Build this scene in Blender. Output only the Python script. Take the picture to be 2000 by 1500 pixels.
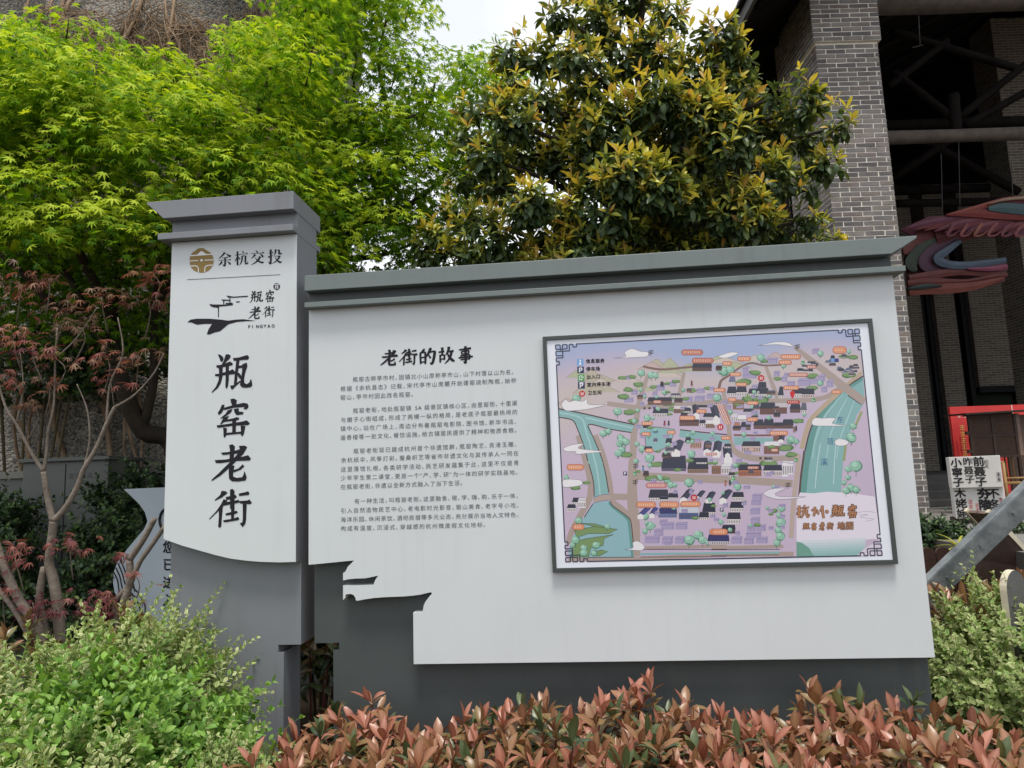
import bpy, math, random
import numpy as np
from mathutils import Matrix, Vector
for o in list(bpy.data.objects): bpy.data.objects.remove(o)
SC = bpy.context.scene
COL = SC.collection
RNG = np.random.default_rng(7)
random.seed(7)
R = math.radians

# ------------------------------------------------------------------ camera
F = 1387.0                                   # focal length in photo pixels (2000 wide)
CAM = np.array([0.0, -3.6, 1.6])
_yaw, _pit, _rol = R(5.36), R(7.63), R(-2.12)
FWD = np.array([-math.sin(_yaw)*math.cos(_pit), math.cos(_yaw)*math.cos(_pit), math.sin(_pit)])
_rt = np.array([math.cos(_yaw), math.sin(_yaw), 0.0]); _up = np.cross(_rt, FWD)
RT = _rt*math.cos(_rol) + _up*math.sin(_rol)
UP = -_rt*math.sin(_rol) + _up*math.cos(_rol)
cd = bpy.data.cameras.new('camera'); co = bpy.data.objects.new('camera', cd); COL.objects.link(co)
cd.sensor_width = 36.0; cd.lens = 36.0*F/2000.0; cd.clip_end = 3000; cd.clip_start = 0.05
co.matrix_world = Matrix(((RT[0], UP[0], -FWD[0], CAM[0]), (RT[1], UP[1], -FWD[1], CAM[1]),
                          (RT[2], UP[2], -FWD[2], CAM[2]), (0, 0, 0, 1)))
SC.camera = co

# ------------------------------------------------------------------ sky, sun, exposure
SUN_EL, SUN_AZ = R(72), R(168)               # azimuth of the sun seen from above, clockwise from +Y
w = bpy.data.worlds.new('World'); SC.world = w; w.use_nodes = True
nt = w.node_tree; nt.nodes.clear()
def N(nt, t, **k):
    n = nt.nodes.new(t)
    for a, b in k.items():
        if a.startswith('i_'):
            n.inputs[a[2:].replace('_', ' ')].default_value = b
        else: setattr(n, a, b)
    return n
sky = N(nt, 'ShaderNodeTexSky'); sky.sky_type = 'NISHITA'; sky.sun_disc = False
sky.sun_elevation = SUN_EL; sky.sun_rotation = SUN_AZ; sky.dust_density = 3.0
tc = N(nt, 'ShaderNodeTexCoord'); mp = N(nt, 'ShaderNodeMapping'); mp.inputs['Scale'].default_value = (1.6, 1.6, 3.6)
no = N(nt, 'ShaderNodeTexNoise'); no.inputs['Scale'].default_value = 2.2; no.inputs['Detail'].default_value = 6; no.inputs['Roughness'].default_value = 0.55
cr = N(nt, 'ShaderNodeValToRGB'); cr.color_ramp.elements[0].position = 0.30; cr.color_ramp.elements[1].position = 0.62
cr.color_ramp.elements[0].color = (0.72, 0.72, 0.72, 1); cr.color_ramp.elements[1].color = (1, 1, 1, 1)
mx = N(nt, 'ShaderNodeMix'); mx.data_type = 'RGBA'
SKYS = 0.10
mx.inputs[7].default_value = (9.9, 10.2, 10.6, 1)      # cloud deck
bg = N(nt, 'ShaderNodeBackground'); bg.inputs['Strength'].default_value = SKYS
wo = N(nt, 'ShaderNodeOutputWorld')
L = nt.links.new
L(tc.outputs['Generated'], mp.inputs[0]); L(mp.outputs[0], no.inputs['Vector']); L(no.outputs[0], cr.inputs[0])
L(cr.outputs[0], mx.inputs[0]); L(sky.outputs[0], mx.inputs[6]); L(mx.outputs[2], bg.inputs[0]); L(bg.outputs[0], wo.inputs[0])
sd = bpy.data.lights.new('sun', 'SUN'); sd.energy = 2.6; sd.angle = R(15); sd.color = (1.0, 0.95, 0.87)
so = bpy.data.objects.new('sun', sd); COL.objects.link(so)
_sdir = Vector((math.sin(SUN_AZ)*math.cos(SUN_EL), math.cos(SUN_AZ)*math.cos(SUN_EL), math.sin(SUN_EL)))
so.rotation_euler = _sdir.to_track_quat('Z', 'Y').to_euler(); so.location = (0, -6, 12)
vs = SC.view_settings; vs.view_transform = 'Standard'; vs.look = 'None'; vs.gamma = 1; vs.use_curve_mapping = False
vs.exposure = 0.30
SC.cycles.use_denoising = True
SC.cycles.max_bounces = 6; SC.cycles.transparent_max_bounces = 4
SC.cycles.caustics_reflective = False; SC.cycles.caustics_refractive = False

# ------------------------------------------------------------------ photogrammetry helpers
def ray(px, py): return FWD + RT*((px-1000.0)/F) - UP*((py-750.0)/F)
def P(px, py, d): return CAM + ray(px, py)*d                 # world point at depth d
def onY(px, py, y=0.0):                                      # world point on plane y = const
    r = ray(px, py); return CAM + r*((y-CAM[1])/r[1])
def XZ(pts, y=0.0): return [(q[0], q[2]) for q in (onY(a, b, y) for a, b in pts)]
def proj(A):
    D = np.asarray(A) - CAM; z = D@FWD
    return 1000+F*(D@RT)/z, 750-F*(D@UP)/z, z
def lin(c):                                                  # sRGB 0-255 -> linear
    return tuple((v/255/12.92) if v/255 <= 0.04045 else ((v/255+0.055)/1.055)**2.4 for v in c)

# ------------------------------------------------------------------ object helpers
WM = {}
def link(o, parent=None, world=None):
    COL.objects.link(o); W = world if world is not None else Matrix.Identity(4)
    if parent is not None:
        o.parent = parent; o.matrix_parent_inverse = WM[parent.name].inverted()
    o.matrix_basis = W
    WM[o.name] = W.copy()
    return o
def tag(o, label=None, cat=None, group=None, kind=None):
    if label: o['label'] = label
    if cat: o['category'] = cat
    if group: o['group'] = group
    if kind: o['kind'] = kind
    return o
def thing(name, loc, label, cat, group=None):
    o = bpy.data.objects.new(name, None); o.empty_display_size = 0.1
    link(o, None, Matrix.Translation(Vector(loc))); return tag(o, label, cat, group)
def mesh(name, V, Fc, mat, smooth=False, cols=None):
    m = bpy.data.meshes.new(name)
    if isinstance(Fc, np.ndarray):
        V = np.asarray(V, np.float32); n = len(Fc); k = Fc.shape[1]
        m.vertices.add(len(V)); m.vertices.foreach_set('co', V.ravel())
        m.loops.add(n*k); m.loops.foreach_set('vertex_index', Fc.astype(np.int32).ravel())
        m.polygons.add(n); m.polygons.foreach_set('loop_start', np.arange(0, n*k, k, dtype=np.int32))
        m.polygons.foreach_set('loop_total', np.full(n, k, np.int32)); m.update(calc_edges=True)
    else:
        m.from_pydata([tuple(map(float, v)) for v in V], [], Fc); m.update()
    if smooth: m.polygons.foreach_set('use_smooth', np.ones(len(m.polygons), bool))
    for mm in (mat if isinstance(mat, (list, tuple)) else [mat]): m.materials.append(mm)
    if cols is not None:
        a = m.color_attributes.new('Col', 'FLOAT_COLOR', 'POINT')
        c = np.ones((len(V), 4), np.float32); c[:, :3] = cols; a.data.foreach_set('color', c.ravel())
    return m
def part(name, V, Fc, mat, parent=None, smooth=False, cols=None, world=None):
    return link(bpy.data.objects.new(name, mesh(name, V, Fc, mat, smooth, cols)), parent, world)
class MB:                                                   # collects shapes for ONE mesh
    def __init__(s): s.v = []; s.f = []
    def add(s, V, Fc):
        o = len(s.v); s.v += [tuple(map(float, q)) for q in V]; s.f += [[i+o for i in f] for f in Fc]; return s
    def box(s, a, b, ax=None, org=None):
        x0, y0, z0 = a; x1, y1, z1 = b
        V = [(x, y, z) for x in (x0, x1) for y in (y0, y1) for z in (z0, z1)]
        if ax is not None: V = [np.array(org)+ax[0]*q[0]+ax[1]*q[1]+ax[2]*q[2] for q in V]
        return s.add(V, [(0, 1, 3, 2), (4, 6, 7, 5), (0, 4, 5, 1), (2, 3, 7, 6), (0, 2, 6, 4), (1, 5, 7, 3)])
    def prism(s, poly, y0, y1):                              # xz outline pushed through y
        n = len(poly); V = [(x, y0, z) for x, z in poly]+[(x, y1, z) for x, z in poly]
        return s.add(V, [list(range(n)), list(range(2*n-1, n-1, -1))]+[(i, i+n, (i+1) % n+n, (i+1) % n) for i in range(n)])
    def tube(s, pts, rad, n=6, cap=True):
        pts = [np.array(p, float) for p in pts]; k = len(pts)
        if not hasattr(rad, '__len__'): rad = [rad]*k
        V = []; ref = np.array([0.3, 0.2, 1.0])
        for i, p in enumerate(pts):
            t = pts[min(i+1, k-1)]-pts[max(i-1, 0)]; t = t/(np.linalg.norm(t)+1e-9)
            a = np.cross(t, ref); 
            if np.linalg.norm(a) < 0.1: a = np.cross(t, (1, 0, 0))
            a /= np.linalg.norm(a); b = np.cross(t, a)
            V += [p+rad[i]*(a*math.cos(2*math.pi*j/n)+b*math.sin(2*math.pi*j/n)) for j in range(n)]
        Fc = [(i*n+j, i*n+(j+1) % n, (i+1)*n+(j+1) % n, (i+1)*n+j) for i in range(k-1) for j in range(n)]
        if cap: Fc += [list(range(n))[::-1], list(range((k-1)*n, k*n))]
        return s.add(V, Fc)
    def make(s, name, mat, parent=None, smooth=False, world=None, bevel=0):
        o = part(name, s.v, s.f, mat, parent, smooth, None, world)
        if bevel:
            b = o.modifiers.new('bevel', 'BEVEL'); b.width = bevel; b.segments = 2; b.limit_method = 'ANGLE'
        return o
def smoothpts(pts, k=6):                                     # Catmull-Rom through points
    pts = [np.array(p, float) for p in pts]; out = []
    for i in range(len(pts)-1):
        p0, p1, p2, p3 = pts[max(i-1, 0)], pts[i], pts[i+1], pts[min(i+2, len(pts)-1)]
        for j in range(k):
            t = j/k; out.append(0.5*((2*p1)+(p2-p0)*t+(2*p0-5*p1+4*p2-p3)*t*t+(3*p1-p0-3*p2+p3)*t**3))
    out.append(pts[-1]); return out

# ------------------------------------------------------------------ materials
def mat(name, col, rough=0.6, spec=0.4, var=0.0, scale=8.0, bump=0.0, bscale=60.0, metal=0.0, col2=None, thr=(0.4, 0.6), coat=0.0):
    m = bpy.data.materials.new(name); m.use_nodes = True; nt = m.node_tree
    b = nt.nodes['Principled BSDF']; b.inputs['Roughness'].default_value = rough
    b.inputs['Specular IOR Level'].default_value = spec; b.inputs['Metallic'].default_value = metal
    b.inputs['Coat Weight'].default_value = coat
    c = lin(col)+(1,)
    b.inputs['Base Color'].default_value = c
    L = nt.links.new; tc = N(nt, 'ShaderNodeTexCoord')
    if var or col2:
        no = N(nt, 'ShaderNodeTexNoise'); no.inputs['Scale'].default_value = scale; no.inputs['Detail'].default_value = 6; no.inputs['Roughness'].default_value = 0.65
        L(tc.outputs['Object'], no.inputs['Vector'])
        rp = N(nt, 'ShaderNodeValToRGB'); e = rp.color_ramp.elements; e[0].position = thr[0]; e[1].position = thr[1]
        if col2: e[0].color = c; e[1].color = lin(col2)+(1,)
        else:
            e[0].color = tuple(v*(1-var) for v in c[:3])+(1,); e[1].color = tuple(min(1, v*(1+var)) for v in c[:3])+(1,)
            e[0].position = 0.3; e[1].position = 0.7
        L(no.outputs[0], rp.inputs[0]); L(rp.outputs[0], b.inputs['Base Color'])
    if bump:
        n2 = N(nt, 'ShaderNodeTexNoise'); n2.inputs['Scale'].default_value = bscale; n2.inputs['Detail'].default_value = 5
        L(tc.outputs['Object'], n2.inputs['Vector'])
        bp = N(nt, 'ShaderNodeBump'); bp.inputs['Strength'].default_value = bump; bp.inputs['Distance'].default_value = 0.01
        L(n2.outputs[0], bp.inputs['Height']); L(bp.outputs[0], b.inputs['Normal'])
    return m
def leafmat(name, rough=0.42, spec=0.45, trans=0.35, warm=(1.15, 1.1, 0.6)):
    m = bpy.data.materials.new(name); m.use_nodes = True; nt = m.node_tree; L = nt.links.new
    b = nt.nodes['Principled BSDF']; out = nt.nodes['Material Output']
    a = N(nt, 'ShaderNodeAttribute'); a.attribute_name = 'Col'
    b.inputs['Roughness'].default_value = rough; b.inputs['Specular IOR Level'].default_value = spec
    L(a.outputs['Color'], b.inputs['Base Color'])
    t = N(nt, 'ShaderNodeBsdfTranslucent'); mu = N(nt, 'ShaderNodeMix'); mu.data_type = 'RGBA'; mu.blend_type = 'MULTIPLY'
    mu.inputs[0].default_value = 1; mu.inputs[7].default_value = warm+(1,)
    L(a.outputs['Color'], mu.inputs[6]); L(mu.outputs[2], t.inputs['Color'])
    ms = N(nt, 'ShaderNodeMixShader'); ms.inputs[0].default_value = trans
    L(b.outputs[0], ms.inputs[1]); L(t.outputs[0], ms.inputs[2]); L(ms.outputs[0], out.inputs['Surface'])
    return m
def colmat(name, rough=0.55, spec=0.3):                      # flat print: colour comes from the print itself
    m = bpy.data.materials.new(name); m.use_nodes = True; nt = m.node_tree
    b = nt.nodes['Principled BSDF']; b.inputs['Roughness'].default_value = rough; b.inputs['Specular IOR Level'].default_value = spec
    a = N(nt, 'ShaderNodeAttribute'); a.attribute_name = 'Col'; nt.links.new(a.outputs['Color'], b.inputs['Base Color'])
    return m
M = {}
M['white'] = mat('white_paint', (203, 208, 211), 0.38, 0.45, 0.03, 1.5, 0.02, 30)
M['grey_tower'] = mat('tower_grey', (124, 127, 133), 0.45, 0.4, 0.06, 2.0, 0.03, 40)
M['grey_board'] = mat('board_grey', (112, 122, 122), 0.45, 0.4, 0.06, 2.0, 0.03, 40)
M['dark_board'] = mat('board_dark', (74, 79, 80), 0.5, 0.4, 0.10, 2.5, 0.03, 40)
def weather(m, amt=0.10, tint=(0.80, 0.78, 0.74)):              # faint rain streaks and grime on painted sheet
    nt = m.node_tree; b = nt.nodes['Principled BSDF']; src = b.inputs['Base Color'].links[0].from_socket
    tc = N(nt, 'ShaderNodeTexCoord'); mp = N(nt, 'ShaderNodeMapping'); mp.inputs['Scale'].default_value = (14, 14, 0.55)
    n1 = N(nt, 'ShaderNodeTexNoise'); n1.inputs['Scale'].default_value = 1.6; n1.inputs['Detail'].default_value = 5; r1 = N(nt, 'ShaderNodeValToRGB'); r1.color_ramp.elements[0].position = 0.50; r1.color_ramp.elements[1].position = 0.72
    n2 = N(nt, 'ShaderNodeTexNoise'); n2.inputs['Scale'].default_value = 1.1; n2.inputs['Detail'].default_value = 4; r2 = N(nt, 'ShaderNodeValToRGB'); r2.color_ramp.elements[0].position = 0.42; r2.color_ramp.elements[1].position = 0.70
    n4 = N(nt, 'ShaderNodeTexNoise'); n4.inputs['Scale'].default_value = 95; r4 = N(nt, 'ShaderNodeValToRGB'); r4.color_ramp.elements[0].position = 0.73; r4.color_ramp.elements[1].position = 0.76
    L = nt.links.new; L(tc.outputs['Object'], mp.inputs[0]); L(mp.outputs[0], n1.inputs['Vector']); L(tc.outputs['Object'], n2.inputs['Vector']); L(tc.outputs['Object'], n4.inputs['Vector']); L(n1.outputs[0], r1.inputs[0]); L(n2.outputs[0], r2.inputs[0]); L(n4.outputs[0], r4.inputs[0])
    mu = N(nt, 'ShaderNodeMath'); mu.operation = 'MULTIPLY'; L(r1.outputs[0], mu.inputs[0]); L(r2.outputs[0], mu.inputs[1])
    m4 = N(nt, 'ShaderNodeMath'); m4.operation = 'MULTIPLY'; m4.inputs[1].default_value = 0.6; L(r4.outputs[0], m4.inputs[0])
    ad = N(nt, 'ShaderNodeMath'); ad.operation = 'ADD'; ad.use_clamp = True; L(mu.outputs[0], ad.inputs[0]); L(m4.outputs[0], ad.inputs[1])
    sc = N(nt, 'ShaderNodeMath'); sc.operation = 'MULTIPLY'; sc.inputs[1].default_value = amt*5; sc.use_clamp = True; L(ad.outputs[0], sc.inputs[0])
    mx = N(nt, 'ShaderNodeMix'); mx.data_type = 'RGBA'; mx.blend_type = 'MULTIPLY'; mx.inputs[7].default_value = tint+(1,); L(sc.outputs[0], mx.inputs[0]); L(src, mx.inputs[6]); L(mx.outputs[2], b.inputs['Base Color'])
weather(M['white'], 0.06); weather(M['grey_tower'], 0.2, (0.74, 0.72, 0.68)); weather(M['grey_board'], 0.2, (0.72, 0.72, 0.68)); weather(M['dark_board'], 0.25, (1.25, 1.2, 1.1))
M['ink'] = mat('black_ink', (36, 35, 41), 0.6, 0.2)
M['ink_thin'] = mat('thin_ink', (84, 84, 90), 0.6, 0.2)
M['gold'] = mat('gold_ink', (150, 128, 88), 0.45, 0.4)
M['frame'] = mat('frame_dark', (66, 72, 72), 0.4, 0.45)
M['print'] = colmat('map_print', 0.20, 0.5)
M['print_matt'] = colmat('matt_print', 0.6, 0.2)
M['bark'] = mat('bark_grey', (128, 118, 108), 0.85, 0.2, 0.3, 14, 0.6, 45)
M['bark_dark'] = mat('bark_dark', (62, 56, 50), 0.9, 0.2, 0.3, 14, 0.6, 45)
M['twig'] = mat('twig', (92, 84, 62), 0.8, 0.2, 0.2, 10)
M['stem_red'] = mat('stem_red', (95, 48, 40), 0.7, 0.2)
M['stem_green'] = mat('stem_green', (110, 135, 70), 0.7, 0.2)
M['mortar'] = mat('mortar', (226, 219, 208), 0.9, 0.1, 0.12, 20, 0.3, 80)
M['dark_timber'] = mat('dark_timber', (32, 29, 28), 0.85, 0.05, 0.3, 5, 0.3, 40)
M['log'] = mat('log_timber', (92, 84, 78), 0.8, 0.2, 0.3, 6, 0.4, 30)
M['black_frame'] = mat('black_frame', (30, 31, 34), 0.6, 0.2)
M['stone'] = mat('stone_step', (92, 92, 92), 0.8, 0.2, 0.15, 6, 0.2, 50)
M['soil'] = mat('soil', (70, 60, 48), 0.95, 0.1, 0.35, 6, 0.6, 30)
M['steel'] = mat('galvanised', (150, 156, 158), 0.5, 0.5, 0.0, 9, 0.1, 30, 0.5, (98, 104, 108), (0.35, 0.65))
M['brown'] = mat('brown_wood', (54, 40, 34), 0.6, 0.3, 0.25, 7, 0.2, 40)
M['brown2'] = mat('brown_plank', (116, 96, 86), 0.65, 0.3, 0.2, 7, 0.2, 40)
M['cream'] = mat('cream_edge', (208, 198, 176), 0.6, 0.3, 0.1, 9)
M['cabinet'] = mat('cabinet_grey', (100, 103, 100), 0.6, 0.3, 0.08, 3)
# ------------------------------------------------------------------ print / lettering helpers
class Print:                                                # flat inks, each laid a hair above the last
    def __init__(s, y, step=0.00002): s.y = y; s.step = step; s.v = []; s.f = []; s.c = []; s.k = 0; s.bb = np.zeros((8000, 5)); s.n = 0
    def layer(s, q):                                        # lowest level above every ink it overlaps
        a = np.array(q); x0, z0 = a.min(0); x1, z1 = a.max(0); B_ = s.bb[:s.n]
        hit = B_[(B_[:, 0] < x1) & (B_[:, 2] > x0) & (B_[:, 1] < z1) & (B_[:, 3] > z0)]
        k = int(hit[:, 4].max())+1 if len(hit) else 0
        s.bb[s.n] = (x0, z0, x1, z1, k); s.n += 1; s.k = max(s.k, k); return s.y-k*s.step
    def poly(s, pts, col, px=True):                          # pts: photo pixels (or plane x,z)
        q = XZ(pts, s.y) if px else pts
        y = s.layer(q)
        ar = sum(q[i-1][0]*q[i][1]-q[i][0]*q[i-1][1] for i in range(len(q)))
        if ar < 0: q = q[::-1]
        o = len(s.v); s.v += [(x, y, z) for x, z in q]; s.f.append(list(range(o, o+len(q)))); s.c += [lin(col)]*len(q)
    def line(s, pts, w, col, k=1):
        if k > 1: pts = [tuple(p) for p in smoothpts(pts, k)]
        pts = [np.array(p, float) for p in pts]; n = len(pts); ws = w if hasattr(w, '__len__') else [w]*n
        if len(ws) != n: ws = np.interp(np.linspace(0, 1, n), np.linspace(0, 1, len(ws)), ws)
        a = []; b = []
        for i in range(n):
            t = pts[min(i+1, n-1)]-pts[max(i-1, 0)]; t /= np.linalg.norm(t)+1e-9; m = np.array([-t[1], t[0]])
            a.append(pts[i]+m*ws[i]/2); b.append(pts[i]-m*ws[i]/2)
        q = XZ(a+b, s.y); y = s.layer(q); o = len(s.v)
        s.v += [(x, y, z) for x, z in q]; s.c += [lin(col)]*len(q)
        s.f += [(o+i, o+n+i, o+n+i+1, o+i+1) for i in range(n-1)]
    def blob(s, x, y, rx, ry, col, n=14, j=0.0, rot=0.0):
        pts = []
        for i in range(n):
            t = 2*math.pi*i/n; k = 1+random.uniform(-j, j); a, b = rx*k*math.cos(t), ry*k*math.sin(t)
            pts.append((x+a*math.cos(rot)-b*math.sin(rot), y+a*math.sin(rot)+b*math.cos(rot)))
        s.poly(pts, col)
    def make(s, name, mt, parent): return part(name, s.v, s.f, mt, parent, False, np.array(s.c))
def textgeo(txt, bold=0.0, res=2):
    c = bpy.data.curves.new('lettering', 'FONT'); c.body = txt; c.resolution_u = res; c.offset = bold
    o = bpy.data.objects.new('lettering', c); COL.objects.link(o)
    m = o.to_mesh(); V = np.array([v.co[:2] for v in m.vertices]); Fc = [list(p.vertices) for p in m.polygons]
    o.to_mesh_clear(); bpy.data.objects.remove(o); bpy.data.curves.remove(c); return V, Fc
_gl = {}
def glyph(ch, bold):
    if (ch, bold) not in _gl: _gl[(ch, bold)] = textgeo(ch, bold)
    return _gl[(ch, bold)]
def place(mb, txt, p0, p1, size, y, bold=0.0, narrow='，。、；', shear=0.0):
    """characters spread evenly from photo pixel p0 (left, mid-height) to p1 (right), size = cell height in pixels"""
    adv = [0.62 if c in narrow else (0.5 if c in ' 5·"' or (c == 'A' and '5' in txt) else 1.0) for c in txt]; tot = sum(adv); a = 0
    p0 = np.array(p0, float); p1 = np.array(p1, float); d = (p1-p0)/tot; cell = np.linalg.norm(d)
    for c, w in zip(txt, adv):
        if c != ' ':
            V0, Fc = glyph(c, 0.0)
            for kk, sh in enumerate(((0, 0), (bold, bold), (-bold, bold), (bold, -bold), (-bold, -bold)) if bold else ((0, 0),)):
                if not len(V0): continue
                V = V0+np.array(sh); st = p0+d*a
                off = (cell*w-size*(w if w < 1 else 1))/2
                u = V[:, 0]*size+off; v = (V[:, 1]-0.36)*size
                dn = d/np.linalg.norm(d)
                X = st[0]+dn[0]*u; Y = st[1]+dn[1]*u-v
                q = XZ(list(zip(X, Y)), y)
                mb.add([(x, y-kk*0.00003, z) for x, z in q], Fc)
        a += w
def Z(o, s, pts): return [(o[0]+a/s, o[1]+b/s) for a, b in pts]     # enlarged-view coordinates -> photo pixels

# ------------------------------------------------------------------ pillar sign
yW, yB, yK, yC = 0.0, 0.07, 0.29, -0.055                    # white face, recessed body, back, cap front
tw = thing('pillar_sign', onY(450, 1450, 0.18)*np.array([1, 1, 0]), 'tall grey pillar sign with white face, gold emblem and four big black characters', 'sign')
wl, wr = XZ([(335, 472), (580, 460)])
xl = (XZ([(335, 472)])[0][0]+XZ([(320, 1053)])[0][0])/2; xr = (XZ([(580, 460)])[0][0]+XZ([(577.5, 1098)])[0][0])/2
zt = (wl[1]+wr[1])/2
curve = XZ([(319.5, 1053), (355, 1066), (390, 1076), (420, 1084.5), (450, 1091.5), (480, 1095.5), (510, 1098), (546, 1099), (577.5, 1098)])
curve = [(xl, curve[0][1])]+curve[1:-1]+[(xr, curve[-1][1])]
MB().prism([(xr, zt), (xl, zt)]+[(x, z) for x, z in curve], 0.004, yB+0.002).make('upper_block', M['grey_tower'], tw)
MB().prism([(xr-0.001, zt), (xl+0.001, zt)]+[(x, z+0.0015) for x, z in curve], 0.0, 0.0035).make('white_face', M['white'], tw)
bxl = xl; nx0, nx1 = XZ([(543, 1260), (554, 1275)], yB); nz0 = XZ([(588, 1259)], yB)[0][1]; nz1 = XZ([(543, 1275)], yB)[0][1]
MB().prism([(xr, zt), (bxl, zt), (bxl, 0), (nx1[0], 0), (nx1[0], nz1), (nx0[0], nz1), (nx0[0], nz0), (xr, nz0)], yB+0.0025, yK).make('body', M['grey_tower'], tw)
cz = lambda a, b: XZ([(a, b)], yC)[0]
c1 = cz(286, 391); c2 = cz(571, 377); ctop = (c1[1]+c2[1])/2
cb = (cz(319, 425)[1]+cz(571.5, 409.5)[1])/2
xtip = c1[0]; xcb = cz(319, 425)[0]
MB().prism([(xr+0.002, ctop), (xtip, ctop), (xtip+0.006, ctop-0.014), ((xtip+xcb)/2+0.004, (ctop+cb)/2-0.006), (xcb, cb), (xr+0.002, cb)], yC, yK-yC).make('crown', M['grey_tower'], tw, bevel=0.003)
mt = (cz(308, 454.6)[1]+cz(571.5, 438.5)[1])/2; mbm = (cz(308, 466.5)[1]+cz(571.5, 451)[1])/2; xm = cz(308, 460)[0]
MB().prism([(xr, cb), (xl, cb), (xl, mt), (xr, mt)], 0.002, yK-0.002).make('neck', M['grey_tower'], tw)
MB().prism([(xr+0.001, mt), (xm, mt), (xm, mbm), (xr+0.001, mbm)], yC, yK-yC).make('moulding', M['grey_tower'], tw, bevel=0.002)
MB().prism([(xr, mbm), (xl, mbm), (xl, zt), (xr, zt)], 0.001, yK-0.001).make('neck', M['grey_tower'], tw)

BIG = [  # four brush characters, each stroke an outline
 [(582,120),(600,122),(622,140),(625,160),(612,178),(600,165),(592,140)], [(640,122),(660,118),(678,130),(670,150),(640,180),(615,205),(600,212),(625,170)],
 [(572,200),(600,198),(650,182),(672,172),(692,185),(690,200),(640,210),(590,222),(572,215)], [(562,265),(590,262),(670,240),(690,228),(712,250),(705,265),(640,272),(580,282),(563,278)],
 [(590,205),(618,205),(618,280),(605,330),(585,365),(540,402),(537,397),(570,355),(588,310),(592,260)], [(640,195),(664,185),(664,300),(658,350),(648,372),(638,360),(640,280)],
 [(692,148),(740,142),(785,128),(800,125),(812,140),(806,158),(760,162),(700,168)], [(718,165),(742,162),(730,250),(722,330),(715,345),(700,340),(708,250)],
 [(672,350),(700,345),(720,330),(745,312),(748,322),(715,352),(690,378),(680,372)], [(725,205),(768,199),(768,217),(722,225)],
 [(762,192),(795,180),(800,205),(785,250),(775,300),(778,330),(795,338),(815,325),(822,300),(830,310),(836,345),(825,360),(790,365),(760,362),(745,345),(750,300),(760,250)],
 [(735,252),(752,272),(757,295),(748,300),(735,290),(725,262)],
 [(675,448),(700,443),(722,455),(718,490),(690,498),(680,475)], [(612,490),(632,488),(628,520),(610,550),(590,565),(582,548),(600,520)],
 [(625,512),(700,490),(770,475),(800,480),(808,500),(800,515),(780,505),(700,512),(630,528)], [(790,490),(808,492),(806,510),(790,525),(770,518)],
 [(655,530),(690,520),(680,545),(640,575),(605,592),(600,588),(640,555)], [(700,520),(735,515),(738,540),(760,540),(772,545),(765,560),(720,565),(705,545)],
 [(625,582),(665,570),(655,590),(630,615),(605,635),(600,630)], [(630,600),(690,590),(720,580),(740,585),(735,600),(690,608),(630,615)],
 [(575,640),(640,632),(760,612),(795,603),(818,625),(805,638),(700,642),(590,658),(577,655)], [(688,590),(718,590),(714,700),(688,700)],
 [(622,655),(650,662),(645,715),(632,732),(625,720)], [(640,695),(700,690),(760,685),(765,700),(700,706),(640,712)], [(750,640),(785,645),(775,700),(765,720),(750,710),(752,680)],
 [(665,785),(690,778),(708,795),(700,880),(668,885),(672,820)], [(605,840),(660,835),(720,822),(742,815),(758,830),(750,845),(690,850),(620,858)],
 [(738,790),(780,788),(798,800),(770,850),(720,900),(670,950),(600,1010),(540,1048),(535,1040),(590,990),(650,930),(710,870),(745,825)],
 [(560,895),(640,890),(760,870),(805,858),(826,885),(815,898),(700,902),(600,918),(568,915)], [(690,970),(735,955),(765,925),(778,940),(750,965),(700,985)],
 [(668,930),(705,935),(695,990),(695,1015),(720,1025),(760,1020),(772,1000),(775,975),(785,990),(795,1025),(785,1045),(730,1052),(685,1050),(665,1030),(662,980)],
 [(610,1120),(640,1122),(655,1135),(610,1170),(562,1193),(560,1186),(600,1150)], [(625,1180),(652,1190),(640,1215),(590,1265),(522,1330),(518,1325),(570,1270),(605,1220)],
 [(590,1245),(620,1235),(612,1320),(608,1380),(595,1392),(585,1380),(590,1310)], [(640,1165),(690,1155),(710,1148),(722,1162),(712,1176),(645,1188)],
 [(672,1110),(690,1105),(705,1120),(705,1250),(672,1250)], [(625,1205),(690,1195),(735,1185),(745,1205),(700,1215),(632,1228)], [(680,1248),(706,1248),(700,1330),(680,1330)],
 [(640,1285),(690,1272),(720,1265),(730,1280),(690,1295),(640,1300)], [(622,1335),(700,1322),(730,1310),(742,1325),(730,1335),(640,1350),(625,1348)],
 [(735,1140),(790,1128),(805,1122),(815,1138),(808,1150),(740,1158)], [(740,1195),(800,1190),(815,1182),(832,1208),(820,1218),(745,1212)],
 [(765,1210),(795,1205),(790,1330),(785,1360),(765,1385),(748,1365),(745,1355),(762,1352),(766,1320)]]
INK = (34, 33, 39)
BOX = [(537, 118, 836, 402), (575, 443, 818, 732), (535, 778, 826, 1052), (518, 1105, 832, 1392)]
def bigchar(pr, k, box, col, grow=0.0):                      # one of the four brush characters fitted into a pixel box
    x0, y0, x1, y1 = BOX[k]; a0, b0, a1, b1 = box
    for st in BIG[edges[k]:edges[k+1]]:
        q = [(a0+(x-x0)/(x1-x0)*(a1-a0), b0+(y-y0)/(y1-y0)*(b1-b0)) for x, y in st]
        for dx, dy in (((-grow, -grow), (grow, -grow), (-grow, grow), (grow, grow)) if grow else ((0, 0),)): pr.poly([(x+dx, y+dy) for x, y in q], col)
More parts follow.
